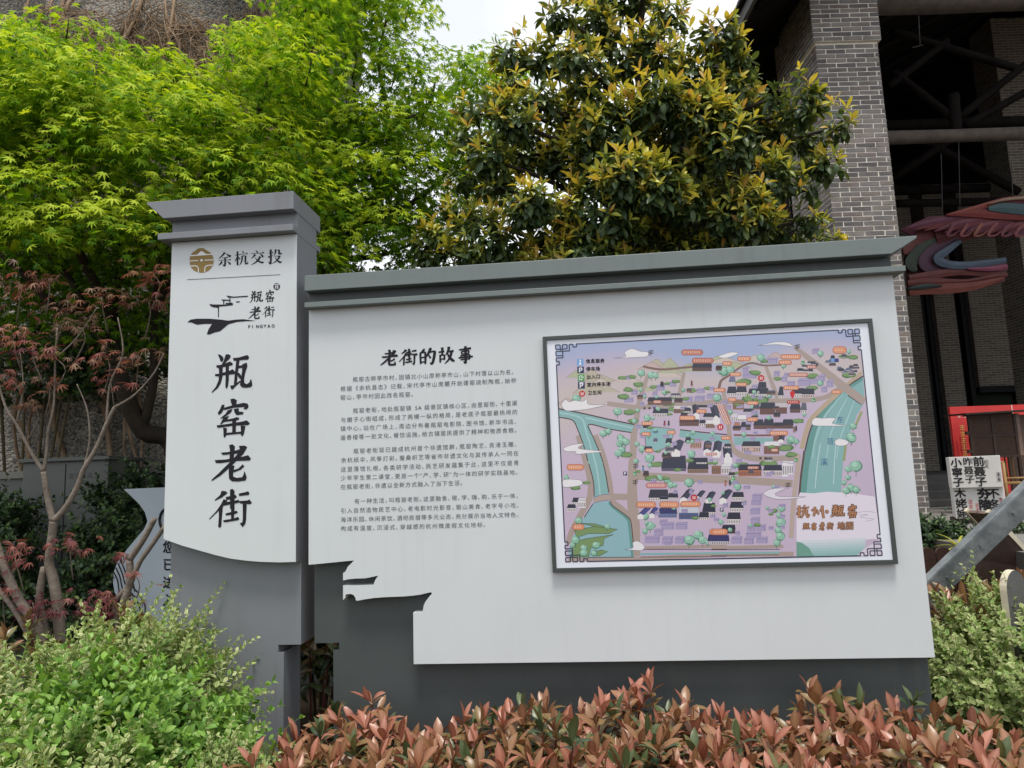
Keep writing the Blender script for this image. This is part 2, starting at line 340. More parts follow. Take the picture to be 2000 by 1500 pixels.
def brush(pr, strokes, org, s, col, extra=0.0, box=None):
    for pts, w_ in strokes:
        ws = [v/s+extra for v in (w_ if hasattr(w_, '__len__') else [w_, w_])]; q = Z(org, s, pts)
        if box: (x0, y0, x1, y1), (a0, b0, a1, b1) = box; q = [(a0+(x-x0)/(x1-x0)*(a1-a0), b0+(y-y0)/(y1-y0)*(b1-b0)) for x, y in pts]; ws = [v*(a1-a0)/(x1-x0)+extra for v in (w_ if hasattr(w_, '__len__') else [w_, w_])]
        pr.line(q, ws, col, 4 if len(q) > 2 else 1)
HANG = [([(550,292),(690,275)],[12,20]),([(625,185),(628,570)],[52,52]),([(605,370),(545,475)],[35,6]),([(650,340),(695,400)],[10,45]),([(755,180),(800,225)],[15,45]),([(690,265),(910,250)],[12,16]),([(875,215),(895,250)],[10,45]),([(750,310),(755,400),(730,490),(680,575)],[45,42,35,6]),([(740,315),(850,305)],18),([(848,305),(845,500)],[52,48]),([(830,530),(915,520)],[36,40]),([(912,440),(915,530)],[6,28])]
COMPANY = [[([(270,215),(220,280),(95,400)],[60,45,8]),([(310,245),(380,300),(440,325)],[15,50,70]),([(190,368),(370,352)],[12,14]),([(325,330),(340,352)],[10,40]),([(105,435),(440,420)],[12,14]),([(405,395),(425,420)],[10,40]),([(280,355),(280,540),(250,590),(215,540)],[50,52,40,8]),([(195,465),(160,520),(95,580)],[55,45,8]),([(345,465),(400,510),(430,550)],[10,50,40])], HANG,
 [([(1135,160),(1190,215)],[20,48]),([(1000,245),(1370,228)],[12,16]),([(1320,190),(1345,228)],[10,48]),([(1120,270),(1080,320),(1010,385)],[70,40,8]),([(1255,255),(1310,300),(1330,350)],[10,48,50]),([(1260,325),(1200,430),(1100,510),(1000,555)],[62,50,28,8]),([(1115,350),(1190,440),(1290,490),(1360,490)],[10,35,50,35])],
 [([(1490,238),(1620,225)],[12,16]),([(1605,198),(1618,225)],[8,36]),([(1552,130),(1555,480),(1530,520),(1490,465)],[55,55,45,8]),([(1480,345),(1620,295)],[40,8]),([(1680,130),(1685,210),(1645,295)],[45,45,10]),([(1690,148),(1790,142)],16),([(1785,135),(1785,250)],[50,50]),([(1775,255),(1860,245)],[30,45]),([(1645,320),(1810,315)],[12,16]),([(1800,305),(1770,380),(1700,460),(1590,525)],[60,45,30,8]),([(1680,345),(1730,430),(1820,490),(1860,460)],[10,40,55,10])]]
TITLE = [[([(920,165),(925,185),(870,245)],[30,45,20]),([(860,240),(862,350),(868,460)],[35,35,30]),([(850,245),(960,225)],25),([(955,225),(960,350),(955,460)],[35,40,30]),([(870,335),(950,325)],22),([(870,425),(950,415)],22),([(1045,145),(1050,180),(1000,280),(970,320)],[50,55,35,10]),([(1030,235),(1130,205)],25),([(1125,205),(1140,240),(1120,360),(1100,430),(1075,455),(1050,430)],[50,50,50,45,35,15]),([(1025,285),(1060,345)],[20,40])],
 [([(1215,230),(1330,210)],28),([(1285,135),(1290,200),(1285,290)],[55,40,30]),([(1245,280),(1250,430)],[30,32]),([(1245,290),(1330,280)],25),([(1330,275),(1330,380)],[35,30]),([(1250,365),(1335,355)],20),([(1415,120),(1410,180),(1360,280)],[55,45,15]),([(1390,225),(1510,200)],[25,40]),([(1470,210),(1450,300),(1400,390),(1335,450)],[45,42,30,8]),([(1390,250),(1430,330),(1500,390),(1530,385)],[20,45,50,10])],
 [([(1615,185),(1850,150)],[25,40]),([(1740,110),(1745,300),(1745,420),(1730,435),(1700,410)],[50,45,45,30,10]),([(1665,215),(1670,270)],28),([(1665,215),(1810,195)],22),([(1805,195),(1800,255)],30),([(1670,265),(1800,250)],18),([(1640,300),(1830,275)],22),([(1825,275),(1820,355)],30),([(1605,340),(1885,310)],[25,30]),([(1645,375),(1830,355)],22)]]
edges = [0, 12, 25, 31, len(BIG)]
for k in range(4):
    pr = Print(-0.0015)
    for st in BIG[edges[k]:edges[k+1]]: pr.poly(Z((270, 660), 3.75, st), INK)
    pr.make('character', M['print_matt'], tw)
# gold emblem
pr = Print(-0.0012); o7, s7 = (280, 370), 5.556; GOLD = (142, 120, 74); WH = (226, 229, 233)
pr.poly(Z(o7, s7, [(500,770),(505,725),(522,695),(545,675),(568,662),(590,642),(620,636),(655,638),(678,655),(700,668),(728,685),(748,712),(760,745),(762,785),(755,820),(735,855),(705,882),(670,898),(632,904),(590,898),(550,880),(520,850),(504,812)]), GOLD)
pr.poly(Z(o7, s7, [(510,714),(582,708),(628,668),(640,672),(684,702),(748,698),(750,708),(512,724)]), WH)
pr.line(Z(o7, s7, [(500,776),(596,771)]), 1.6, WH); pr.line(Z(o7, s7, [(664,768),(762,763)]), 1.6, WH)
pr.blob(280+631/5.556, 370+769/5.556, 2.4, 2.4, WH)
pr.line(Z(o7, s7, [(506,831),(560,828),(585,834),(597,855),(597,902)]), 1.5, WH); pr.line(Z(o7, s7, [(752,820),(705,822),(677,832),(667,852),(667,900)]), 1.5, WH)
pr.make('gold_emblem', M['print_matt'], tw)
for ch_ in COMPANY: pr = Print(-0.0012); brush(pr, ch_, (420, 478), 14.286, INK); pr.make('company_character', M['print_matt'], tw)
pr = Print(-0.0012); o1, s1 = (270, 360), 3.75
pr.line(Z(o1, s1, [(358,698),(700,680),(1040,661)]), 1.0, (70, 66, 70)); pr.make('rule_line', M['print_matt'], tw)
pr = Print(-0.0012)
for st in ([(358,1010),(385,990),(430,984),(520,984),(600,990),(660,998),(720,990),(770,988),(835,996),(862,1000),(790,1002),(720,1008),(660,1025),(630,1050),(600,1075),(560,1085),(520,1100),(502,1098),(515,1060),(540,1022),(490,1022),(430,1028),(390,1012)],
           [(520,876),(560,880),(640,880),(696,876),(690,886),(620,893),(545,899),(530,892)], [(545,899),(592,894),(590,974),(584,974),(584,905)],
           [(606,842),(680,846),(676,853),(620,853)], [(645,814),(700,822),(805,815),(802,824),(690,831),(658,829)], [(622,853),(630,853),(630,878),(622,878)], [(667,830),(674,830),(674,878),(667,878)],
           [(640,868),(690,866),(692,876),(640,878)], [(712,858),(746,856),(740,864),(722,866)]):
    pr.poly(Z(o1, s1, st), INK)
pr.make('brush_roof_logo', M['print_matt'], tw)
for k_, bx_ in enumerate(((487, 568, 514, 592), (518, 566, 536, 591), (485, 598, 510, 623), (512, 597, 537, 620))): pr = Print(-0.0012); bigchar(pr, k_, bx_, INK); pr.make('logo_character', M['print_matt'], tw)
mb = MB(); place(mb, 'PINGYAO', (485, 638), (538, 636), 8.5, -0.0015, 0.02); mb.make('logo_lettering', M['ink'], tw)
pr = Print(-0.0012); pr.blob(540.5, 559.5, 6.6, 6.8, INK); 
for st in ([(994,735),(1034,735)], [(1000,748),(1030,746)], [(1010,728),(1004,768)], [(1022,726),(1020,768)], [(1000,758),(1032,760)]): pr.line(Z(o1, s1, st), 0.8, WH)
pr.make('seal_mark', M['print_matt'], tw)

# ------------------------------------------------------------------ story board
sb = thing('story_board', onY(1250, 1400, 0.18)*np.array([1, 1, 0]), 'wide white story board with dark grey eave cap, black text and stepped roof-shaped corner', 'sign')
wxl, wxr = -1.416, 1.581; wzt, wzb = 2.541, 0.711
cut = Z((570, 1080), 5.0, [(1190,1088),(1185,582),(1268,582),(1280,560),(1288,510),(1305,475),(1335,435),(1368,398),(1362,384),(1335,388),(1260,406),(1180,417),(1100,424),(1000,428),(900,432),(800,440),(700,455),(640,467),(626,463),(618,432),(602,410),(572,400),(540,402),(523,410),(522,438),(500,460),
                           (500,318),(620,320),(800,313),(803,292),(818,258),(845,222),(800,230),(760,239),(720,247),(620,250),(550,257),(500,268),(500,195),(520,184),(534,160),(545,135),(580,102),(607,73),(500,83),(400,93),(280,105),(170,115)])
cut = XZ(cut, yW)
MB().prism([(wxr, wzt), (wxr, wzb)]+[(cut[0][0], wzb)]+cut[1:-1]+[(wxl, cut[-1][1]), (wxl, wzt)], yW, yB-0.001).make('white_panel', M['white'], sb)
pl = XZ([(614.5, 1200)], yB)[0][0]; pr_ = XZ([(1812, 1292)], yB)[0][0]
n0 = XZ([(662.4, 1255.4)], yB)[0]; n1 = XZ([(651, 1270)], yB)[0]
MB().prism([(pr_, 0), (pr_, wzt), (pl, wzt), (pl, n0[1]), (n0[0], n0[1]), (n0[0], n1[1]), (n1[0], n1[1]), (n1[0], 0)], yB, 0.26).make('body', M['dark_board'], sb)
ct = (cz(594.6, 540)[1]+cz(1600, 470.5)[1])/2; cbb = (cz(594.6, 569)[1]+cz(1741, 495)[1])/2
gl = cz(594.6, 540)[0]; tip = cz(1791, 458)[0]; gb = cz(1741.5, 495)[0]
MB().prism([(gl, ct), (gl, cbb), (gb, cbb), ((gb+tip)/2-0.008, (ct+cbb)/2-0.012), (tip-0.004, ct-0.014), (tip, ct)], yC, 0.26-yC).make('crown', M['grey_board'], sb, bevel=0.003)
m1 = (cz(594.6, 591)[1]+cz(1769, 518)[1])/2; m2 = (cz(594.6, 601)[1]+cz(1769, 528.5)[1])/2; mr = cz(1769, 523)[0]
MB().prism([(wxl, cbb), (wxl, m1), (wxr, m1), (wxr, cbb)], 0.002, 0.258).make('neck', M['dark_board'], sb)
MB().prism([(gl, m1), (gl, m2), (mr, m2), (mr, m1)], yC, 0.26-yC).make('moulding', M['grey_board'], sb, bevel=0.002)
MB().prism([(wxl, m2), (wxl, wzt), (wxr, wzt), (wxr, m2)], 0.001, 0.257).make('neck', M['white'], sb)
yT = -0.0012
for k_, bx_ in ((2, (743, 683, 777, 714)), (3, (779.5, 681, 815.5, 713.5))): pr = Print(-0.0012); bigchar(pr, k_, bx_, INK, 0.35); pr.make('title_character', M['print_matt'], sb)
for ch_ in TITLE: pr = Print(-0.0012); brush(pr, ch_, (735, 665), 10.0, INK, 0.6); pr.make('title_character', M['print_matt'], sb)
# story text: (line, x0, y0, x1, y1) in photo pixels
S = lambda a, b: (600+a/3.571, 640+b/3.571)
PAR = [[('瓶窑古称亭市村，因镇北小山原称亭市山，山下村落以山为名。', (314, 362), (1450, 308)), ('根据《余杭县志》记载，宋代亭市山南麓开始建窑烧制陶瓶，始称', (228, 428), (1462, 368)), ('窑山，亭市村因此改名瓶窑。', (228, 488), (748, 464))],
 [('瓶窑老街，地处瓶窑镇 5A 级景区镇核心区，由里窑街、十里渠', (316, 580), (1468, 526)), ('与磨子心街组成，形成了两横一纵的格局，是老底子瓶窑最热闹的', (230, 645), (1470, 588)), ('镇中心。站在广场上，周边分布着瓶窑电影院、图书馆、新华书店、', (228, 706), (1470, 654)), ('遥香楼等一批文化、餐饮设施，给古镇居民提供了精神和物质食粮。', (228, 768), (1470, 714))],
 [('瓶窑老街现已建成杭州首个非遗馆群，瓶窑陶艺、良渚玉雕、', (318, 862), (1470, 812)), ('余杭纸伞、风筝灯彩、蚕桑织艺等省市非遗文化与其传承人一同在', (232, 926), (1478, 876)), ('这里落馆扎根。各类研学活动、民艺研发蕴集于此，这里不仅是青', (230, 990), (1480, 942)), ('少年学生第二课堂，更是一个"产、学、研"为一体的研学实践基地。', (230, 1050), (1478, 1008)), ('在瓶窑老街，非遗以全新方式融入了当下生活。', (230, 1112), (1092, 1082))],
 [('有一种生活，叫瓶窑老街。这里融食、宿、学、嗨、购、乐于一体，', (326, 1212), (1480, 1172)), ('引入自然造物民艺中心、老电影时光影音、窑山美食、老字号小吃、', (230, 1278), (1486, 1238)), ('海洋乐园、休闲茶饮、酒吧民宿等多元业态，充分展示当地人文特色，', (230, 1340), (1484, 1304)), ('构成有温度、沉浸式、穿越感的杭州微度假文化地标。', (230, 1402), (1254, 1374))]]
for para in PAR:
    mb = MB()
    for t, a, b in para: place(mb, t, S(*a), S(*b), 10.8, yT, 0.0)
    mb.make('paragraph_lettering', M['ink_thin'], sb)
# ------------------------------------------------------------------ framed map light box
yM = -0.032
mp_ = thing('map_light_box', onY(1420, 1108, -0.01), 'dark framed illustrated town map in lilac, teal and brown on the white board', 'map')
fx0, fz0 = XZ([(1059, 658)], yM)[0]; fx1 = XZ([(1703, 621)], yM)[0][0]; fzb = XZ([(1756, 1103)], yM)[0][1]; fx1b = XZ([(1756, 1103)], yM)[0][0]
fx1 = (fx1+fx1b)/2; fx0 = (fx0+XZ([(1080, 1117)], yM)[0][0])/2; fz0 = (fz0+XZ([(1703, 621)], yM)[0][1])/2; fzb = (fzb+XZ([(1080, 1117)], yM)[0][1])/2
fw = 0.02
MB().prism([(fx0, fz0), (fx0, fz0-fw), (fx1, fz0-fw), (fx1, fz0)], yM, -0.001).make('frame_rail', M['frame'], mp_, bevel=0.0015)
MB().prism([(fx0, fzb+fw), (fx0, fzb), (fx1, fzb), (fx1, fzb+fw)], yM, -0.001).make('frame_rail', M['frame'], mp_, bevel=0.0015)
MB().prism([(fx0, fz0-fw), (fx0, fzb+fw), (fx0+fw, fzb+fw), (fx0+fw, fz0-fw)], yM+0.0002, -0.001).make('frame_rail', M['frame'], mp_, bevel=0.0015)
MB().prism([(fx1-fw, fz0-fw), (fx1-fw, fzb+fw), (fx1, fzb+fw), (fx1, fz0-fw)], yM+0.0002, -0.001).make('frame_rail', M['frame'], mp_, bevel=0.0015)
M['sheet'] = mat('print_sheet', (222, 226, 236), 0.25, 0.5)
yS = yM+0.008
MB().prism([(fx0+fw, fz0-fw), (fx0+fw, fzb+fw), (fx1-fw, fzb+fw), (fx1-fw, fz0-fw)], yS, -0.002).make('sheet', M['sheet'], mp_)
# printed map: positions read from enlarged views of the print
_lin0 = lin
def lin(c):                                                 # the print has faded a little towards grey
    g = sum(c)/3; return _lin0(tuple(v*0.90+g*0.06+2 for v in c))
A = lambda pts: Z((1050, 600), 5.0, pts); B = lambda pts: Z((1390, 600), 5.0, pts)
C = lambda pts: Z((1050, 850), 5.0, pts); D = lambda pts: Z((1390, 850), 5.0, pts)
VW = {'A': A, 'B': B, 'C': C, 'D': D}
TL, TR, BR, BL = [np.array(q, float) for q in ((1085, 674), (1678, 642.5), (1723, 1084.5), (1105, 1097.5))]
def pm(u, v): return (TL*(1-u)+TR*u)*(1-v)+(BL*(1-u)+BR*u)*v
yP = yS-0.0006
nu, nv = 34, 26
V = []; Cc = []; Fm = []
for j in range(nv+1):
    for i in range(nu+1):
        u, v = i/nu, j/nv; q = XZ([tuple(pm(u, v))], yP)[0]; V.append((q[0], yP, q[1]))
        pink = np.array(lin((196, 178, 202))); blue = np.array(lin((160, 175, 212))); sand = np.array(lin((201, 188, 182))); lil = np.array(lin((184, 170, 206)))
        n = math.sin(u*9+v*5)*0.5+math.sin(u*4.1-v*7+2)*0.5
        c = pink+(lil-pink)*max(0, n)*0.55
        c = c+(sand-c)*math.exp(-((v-0.17-0.22*max(0, 0.25-u)*2)/0.10)**2)*0.75
        c = c+(sand-c)*max(0, 1-u/0.30)*max(0, 1-abs(v-0.28)/0.25)*0.8
        c = c+(blue-c)*max(0, min(1, (0.145-v-0.05*math.sin(u*9))/0.09))
        Cc.append(c)
Fm = [(j*(nu+1)+i, (j+1)*(nu+1)+i, (j+1)*(nu+1)+i+1, j*(nu+1)+i+1) for j in range(nv) for i in range(nu)]
part('map_ground', V, Fm, M['print'], mp_, False, np.array(Cc))
pr = Print(yP-0.0002, 0.00001)
TEAL, TEALD, TEALL, ROAD, ROADD, NAVY, LILA, LILD = (132, 178, 180), (98, 152, 148), (160, 200, 202), (170, 153, 146), (128, 100, 92), (52, 55, 72), (164, 154, 190), (118, 106, 150)
GRN, GRND, TREE, TREED, PAPER, ORNG, ORND = (118, 152, 96), (84, 120, 74), (142, 188, 168), (86, 140, 118), (232, 228, 234), (222, 148, 112), (150, 70, 56)
# hills
for k in range(26):
    u = random.uniform(0.02, 0.75); v = random.uniform(0.10, 0.30) if u < 0.3 else random.uniform(0.09, 0.17)
    q = pm(u, v); wd = random.uniform(16, 38); h = random.uniform(6, 14)
    col = random.choice([(186, 178, 160), (196, 172, 172), (178, 182, 152), (204, 190, 182)])
    pts = [(q[0]-wd, q[1]+h*0.5), (q[0]-wd*0.5, q[1]-h*0.3), (q[0], q[1]-h), (q[0]+wd*0.45, q[1]-h*0.4), (q[0]+wd, q[1]+h*0.5)]
    sp = [tuple(p) for p in smoothpts(pts, 4)]
    pr.poly(sp, col); pr.line(sp, 0.7, (150, 128, 122))
for a, b in (((360, 0.62), 24), ((620, 0.3), 18)): pass
# roads
def road(v, pts, w, c=ROAD): pr.line(VW[v](pts), w, c, 5)
road('A', [(680,940),(820,958),(980,975),(1340,955),(1600,935),(1850,912)], 9); road('A', [(1080,655),(1030,800),(985,960),(958,1150),(940,1250),(928,1500)], [7, 9, 10, 12, 13, 14])
road('A', [(1432,635),(1400,780),(1368,940)], [6, 8, 9]); road('C', [(925,240),(925,600),(945,900),(968,1180)], [14, 20, 22, 13])
road('B', [(0,920),(300,922),(640,912),(940,905),(1130,870),(1290,760)], 9); road('B', [(810,388),(1000,540),(1270,760),(1492,925)], [6, 12, 16, 15])
road('B', [(530,580),(600,770),(655,912)], [6, 8, 9]); road('B', [(110,800),(150,1000),(175,1250),(195,1350),(260,1430),(450,1478),(840,1468)], [7, 8, 9, 10, 12, 12, 10])
road('C', [(715,600),(925,602)], 12); road('C', [(960,395),(1300,412),(1850,432)], 15); road('D', [(0,432),(300,440),(790,472)], 14)
road('C', [(400,0),(470,250),(515,470),(505,620),(430,760),(330,950),(295,1060)], [12, 12, 11, 12, 12, 11, 9]); road('C', [(560,0),(640,200),(700,450),(716,600)], 11)
road('C', [(705,640),(800,730),(900,820),(925,960),(940,1100)], [14, 20, 14, 8, 6]); road('C', [(300,1215),(960,1205),(1850,1165)], 7); road('C', [(1000,1100),(1850,1080)], 6); road('D', [(0,1100),(700,1085)], 6)
road('D', [(0,1165),(800,1160)], 9)
pr.line(A([(1030,578),(1150,602),(1260,607),(1400,592),(1530,582)]), 4.2, ROADD, 5); pr.line(B([(70,800),(92,720),(160,672),(290,580),(390,545),(500,567),(620,566),(700,560)]), [6, 5, 4, 3.4, 3.4, 3.4, 3.4, 3], ROADD, 5)
# rivers
def bank(v, pts, w=2.0, c=(84, 66, 64)): pr.line(VW[v](pts), w, c, 4)
rl = A([(205,1000),(300,1015),(480,1052),(700,1102),(945,1152),(915,1222),(700,1187),(498,1142),(540,1260),(600,1400),(635,1500)])+C([(660,380),(690,550),(700,600),(548,605),(545,450),(500,280),(430,100)])+A([(450,1350),(390,1190),(340,1102),(205,1075)])
pr.poly(rl, TEAL)
pr.line(A([(215,1030),(420,1080),(470,1200),(530,1400),(560,1500)])+C([(590,400),(610,590)]), 3.2, TEALL, 4); pr.line(A([(470,1080),(700,1130),(930,1180)]), 3, TEALL)
bank('A', [(205,992),(300,1008),(480,1046),(700,1096),(945,1146)], 2.6); bank('A', [(915,1224),(700,1189),(498,1144),(540,1262),(600,1402),(640,1515)]); bank('C', [(640,270),(665,380),(695,560)]); bank('A', [(205,1075),(340,1102),(390,1190),(450,1350),(490,1500)]); bank('C', [(500,280),(545,450),(552,600)])
lk = C([(545,660),(455,800),(400,900),(340,1000),(300,1130),(310,1196),(940,1192),(928,1060),(908,870),(880,805),(730,690),(705,640)])
pr.poly(lk, (140, 182, 192)); pr.line(C([(700,650),(728,695),(870,810),(895,880),(915,1060),(925,1185)]), 5, TEALD, 4); bank('C', [(712,645),(735,690),(885,802),(915,870),(935,1060)], 1.8); bank('C', [(540,670),(455,802)], 1.8)
pr.line(C([(490,1194),(940,1190)]), 1.2, NAVY)
pr.poly(C([(540,612),(620,582),(710,575),(720,630),(640,640),(545,668)]), (176, 160, 152)); pr.line(C([(545,610),(630,580),(710,576)]), 1, LILD); pr.line(C([(545,666),(630,640),(715,632)]), 1, LILD)
for q in ([(360,930),(560,890),(780,920),(700,960),(500,960),(380,1000)], [(340,1040),(480,1010),(740,970),(650,1010),(640,1080),(520,1100),(500,1190),(330,1190)], [(525,1150),(620,1120),(690,1135),(600,1180),(530,1175)], [(420,860),(560,865),(700,905),(600,900)]):
    pr.poly(C(q), (122, 150, 100)); pr.line(C(q+[q[0]]), 1, (70, 88, 74))
pd = A([(1015,1158),(1180,1172),(1340,1192),(1310,1290),(1240,1380),(1150,1412),(1062,1385),(1050,1280),(995,1230)]); pr.poly(pd, (138, 184, 188)); pr.line(pd, 1.4, (110, 92, 84))
cn = A([(1392,1200),(1560,1222),(1700,1245)])+B([(0,1240),(172,1268),(172,1332),(0,1312)])+A([(1600,1300),(1380,1268)]); pr.poly(cn, TEAL); bank('A', [(1392,1196),(1560,1216),(1850,1245)], 2.2)
pr.poly(B([(215,1268),(600,1278),(600,1325),(222,1345)]), TEAL); bank('B', [(215,1248),(400,1252),(640,1250)], 3.6, (126, 88, 76))
rv = B([(1478,680),(1340,770),(1290,800),(1170,900),(1050,1040),(970,1200),(920,1400)])+D([(900,200),(875,420),(862,600),(1262,600),(1270,420),(1285,250)])+B([(1310,1320),(1370,1180),(1420,1050),(1492,930),(1490,860)])
pr.poly(rv, TEAL); pr.line(B([(1470,695),(1290,815),(1175,915),(1065,1050),(990,1200),(945,1400)])+D([(915,300),(895,560)]), [8, 9, 10, 12, 14, 15, 12], TEALD, 4)
for k, (a, b, c, d) in enumerate((((1250,850),(1150,1020),(1060,1250),(1020,1450)), ((1330,880),(1240,1040),(1160,1250),(1120,1480)), ((1400,900),(1330,1080),(1250,1300),(1220,1480)), ((1290,830),(1100,1080),(1010,1300),(985,1480)))):
    pr.line(B([a, b, c, d]), [1.2, 3, 2.4, 2], TEALL if k else (120, 168, 168), 5)
pr.line(D([(1215,60),(1200,250),(1190,480)]), 1.6, (186, 214, 218), 4); pr.line(D([(1060,80),(1030,300),(1010,520)]), 1.6, (186, 214, 218), 4)
bank('B', [(1478,672),(1340,762),(1285,800),(1165,900),(1042,1040),(962,1200),(912,1400)], 2.8); bank('D', [(905,150),(872,400),(855,600)], 4, (96, 76, 72))
pr.line(B([(1330,860),(1460,950)]), 2, NAVY); pr.line(D([(1310,80),(1290,250)]), 5, (150, 160, 110)); pr.line(B([(1465,1020),(1400,1170)]), 5, (150, 160, 110), 3)
pr.line(B([(1290,790),(1000,1060),(930,1190),(880,1380)]), 9, (184, 164, 140), 4); pr.line(D([(850,180),(835,380),(800,640),(775,1000)]), 9, (184, 166, 158), 4)
pr.poly(B([(1310,745),(1465,615),(1470,660),(1330,765)]), (184, 164, 140)); pr.line(B([(810,388),(1000,540),(1270,760),(1492,925)]), [6, 12, 16, 15], ROAD, 5)
# mist round the title
mist = D([(862,560),(1000,568),(1120,552),(1270,560),(1420,575),(1590,600),(1625,830),(1636,900),(1640,1010),(1400,1030),(1100,1060),(828,1030),(832,640)]); pr.poly(mist, (224, 218, 232))
for k in range(6):
    y0 = 1030+k*26; t = k/5; pr.poly(D([(828,y0),(1100,y0-8),(1500,y0-30),(1500,1180),(828,1187)]), tuple(int(a+(b-a)*t) for a, b in zip((206, 214, 226), (142, 184, 184))))
pr.poly(D([(828,1040),(880,1050),(950,1100),(1000,1186),(828,1187)]), (110, 160, 146)); pr.poly(D([(1410,1180),(1500,1100),(1640,1020),(1655,1170)]), (214, 204, 222))
# lilac blocks
def pbox(v, x, y, w_, h_):
    s = h_*0.35; pr.poly(VW[v]([(x, y+h_), (x, y+s), (x+s*0.6, y), (x+w_, y), (x+w_, y+h_-s*0.3), (x+w_-s*0.6, y+h_)]), LILA)
    pr.line(VW[v]([(x, y+s), (x+w_-s*0.6, y+s), (x+w_, y)]), 0.7, LILD); pr.line(VW[v]([(x+w_-s*0.6, y+s), (x+w_-s*0.6, y+h_)]), 0.7, LILD)
for a in (('A',850,665,60,45),('A',915,805,65,50),('A',845,880,90,50),('A',1155,755,90,60),('A',1120,820,50,50),('A',1285,720,70,55),('A',1550,790,85,50),('A',1450,870,65,60),('A',1530,860,105,60),('A',1650,840,80,55),
          ('B',540,490,105,60),('B',980,400,70,55),('B',300,640,140,55),('B',605,620,60,55),('B',680,670,60,60),('B',735,720,80,50),('B',840,690,130,80),('B',960,690,90,60),('B',1035,655,75,70),('B',1120,705,70,75),('B',1070,770,60,60),('B',390,755,60,45),('B',300,580,60,60),('B',705,640,50,40),
          ('C',1190,820,80,55),('C',1205,845,130,75),('C',1345,845,120,75),('C',1135,910,95,75),('C',1045,980,150,75),('C',1215,985,110,75),('C',1340,985,95,75),
          ('D',395,570,100,60),('D',385,620,100,65),('D',375,705,100,70),('D',380,795,95,70),('D',345,870,85,65),('D',435,870,95,65),('D',335,940,150,60),('D',190,985,110,75),('D',315,990,100,75),('D',435,990,115,65)): pbox(*a)
# bushes and trees
def bush(v, x, y, w_): 
    q = VW[v]([(x, y)])[0]; pr.blob(q[0], q[1], w_/5, w_/11, GRND, 10, 0.2); pr.blob(q[0]+0.5, q[1]-0.8, w_/6, w_/15, GRN, 10, 0.2)
def ptree(v, x, y, r, c=TREE, dk=TREED):
    q = VW[v]([(x, y)])[0]; r = r/5; pr.line([(q[0], q[1]), (q[0], q[1]+r*1.7)], 0.8, (70, 60, 60)); pr.blob(q[0]+0.5, q[1]+0.8, r*1.05, r*0.95, dk, 11, 0.15)
    pr.blob(q[0], q[1], r*0.92, r*0.8, c, 11, 0.18); pr.blob(q[0]-r*0.25, q[1]-r*0.3, r*0.5, r*0.4, tuple(min(255, t+22) for t in c), 8, 0.2)
for a in (('A',830,690,45),('A',930,680,40),('A',980,755,50),('A',880,805,50),('A',840,875,60),('A',1130,778,40),('A',1265,745,30),('A',1350,725,40),('A',1510,815,50),('A',1660,792,40),('A',1440,895,45),('A',1330,880,40),('A',1280,945,60),('A',900,1025,70),('A',930,1110,50),('A',860,1440,60),('A',1310,1000,50),
          ('C',860,195,60),('C',1160,285,65),('C',1110,425,70),('C',480,465,40),('C',370,510,55),('B',430,640,60),('B',310,735,80),('B',640,700,40),('B',980,790,60),('B',510,525,40),('B',1340,660,70),('B',400,885,120),('B',470,912,90),('B',840,1110,60),('B',980,670,60),('B',1290,480,50),('B',1380,490,50),
          ('D',720,125,75),('D',290,290,70),('D',560,278,90),('D',780,188,60),('D',240,370,30),('D',600,738,45)): bush(*a)
for a in (('A',1010,640,36),('A',1110,660,36),('A',1150,665,30),('A',375,890,42),('A',780,1015,42),('A',1070,1080,36),('A',640,1230,36),('A',690,1210,30),('A',810,1270,34),('A',850,1300,34),('A',800,1330,34),('A',820,1390,36),('A',780,1430,30),('A',1020,1380,36),('A',1090,1470,44),('A',1750,880,40),('A',1800,610,46),('A',1240,830,26),
          ('B',480,490,38),('B',1060,450,30),('B',1340,430,22),('B',120,620,46),('B',180,610,40),('B',1060,740,28),('B',700,570,24),('B',400,975,26),('B',770,1290,44),('B',820,1310,30),('B',905,1045,20),('B',1380,1160,34),('B',1360,1265,50),('B',430,1030,24),('B',560,860,26),
          ('C',400,830,36),('C',1100,880,46),('C',1050,790,36),('C',1050,935,30),('C',1480,1020,50),('C',1570,970,46),('C',1610,1020,40),('C',1660,1040,30),('C',1260,435,34),('C',1300,480,34),('C',1190,405,26),('C',1475,460,46),('C',1090,220,46),('C',1500,180,42),('C',370,1020,40),('C',450,1100,36),('C',570,1070,40),('C',680,890,28),('C',550,1150,30),('C',450,1150,36),('C',340,1070,26),('C',820,50,40),('C',860,60,36),('C',790,170,36),('C',280,410,26),
          ('D',250,500,36),('D',1410,300,62),('D',1330,330,34),('D',1330,410,26),('D',1290,460,26),('D',1360,510,40),('D',1310,540,36),('D',1410,530,36),('D',680,710,40),('D',655,780,28),('D',675,850,48),('D',650,925,34),('D',670,985,46),('D',635,1050,34),('D',1370,30,40),('D',780,40,36)): ptree(*a)
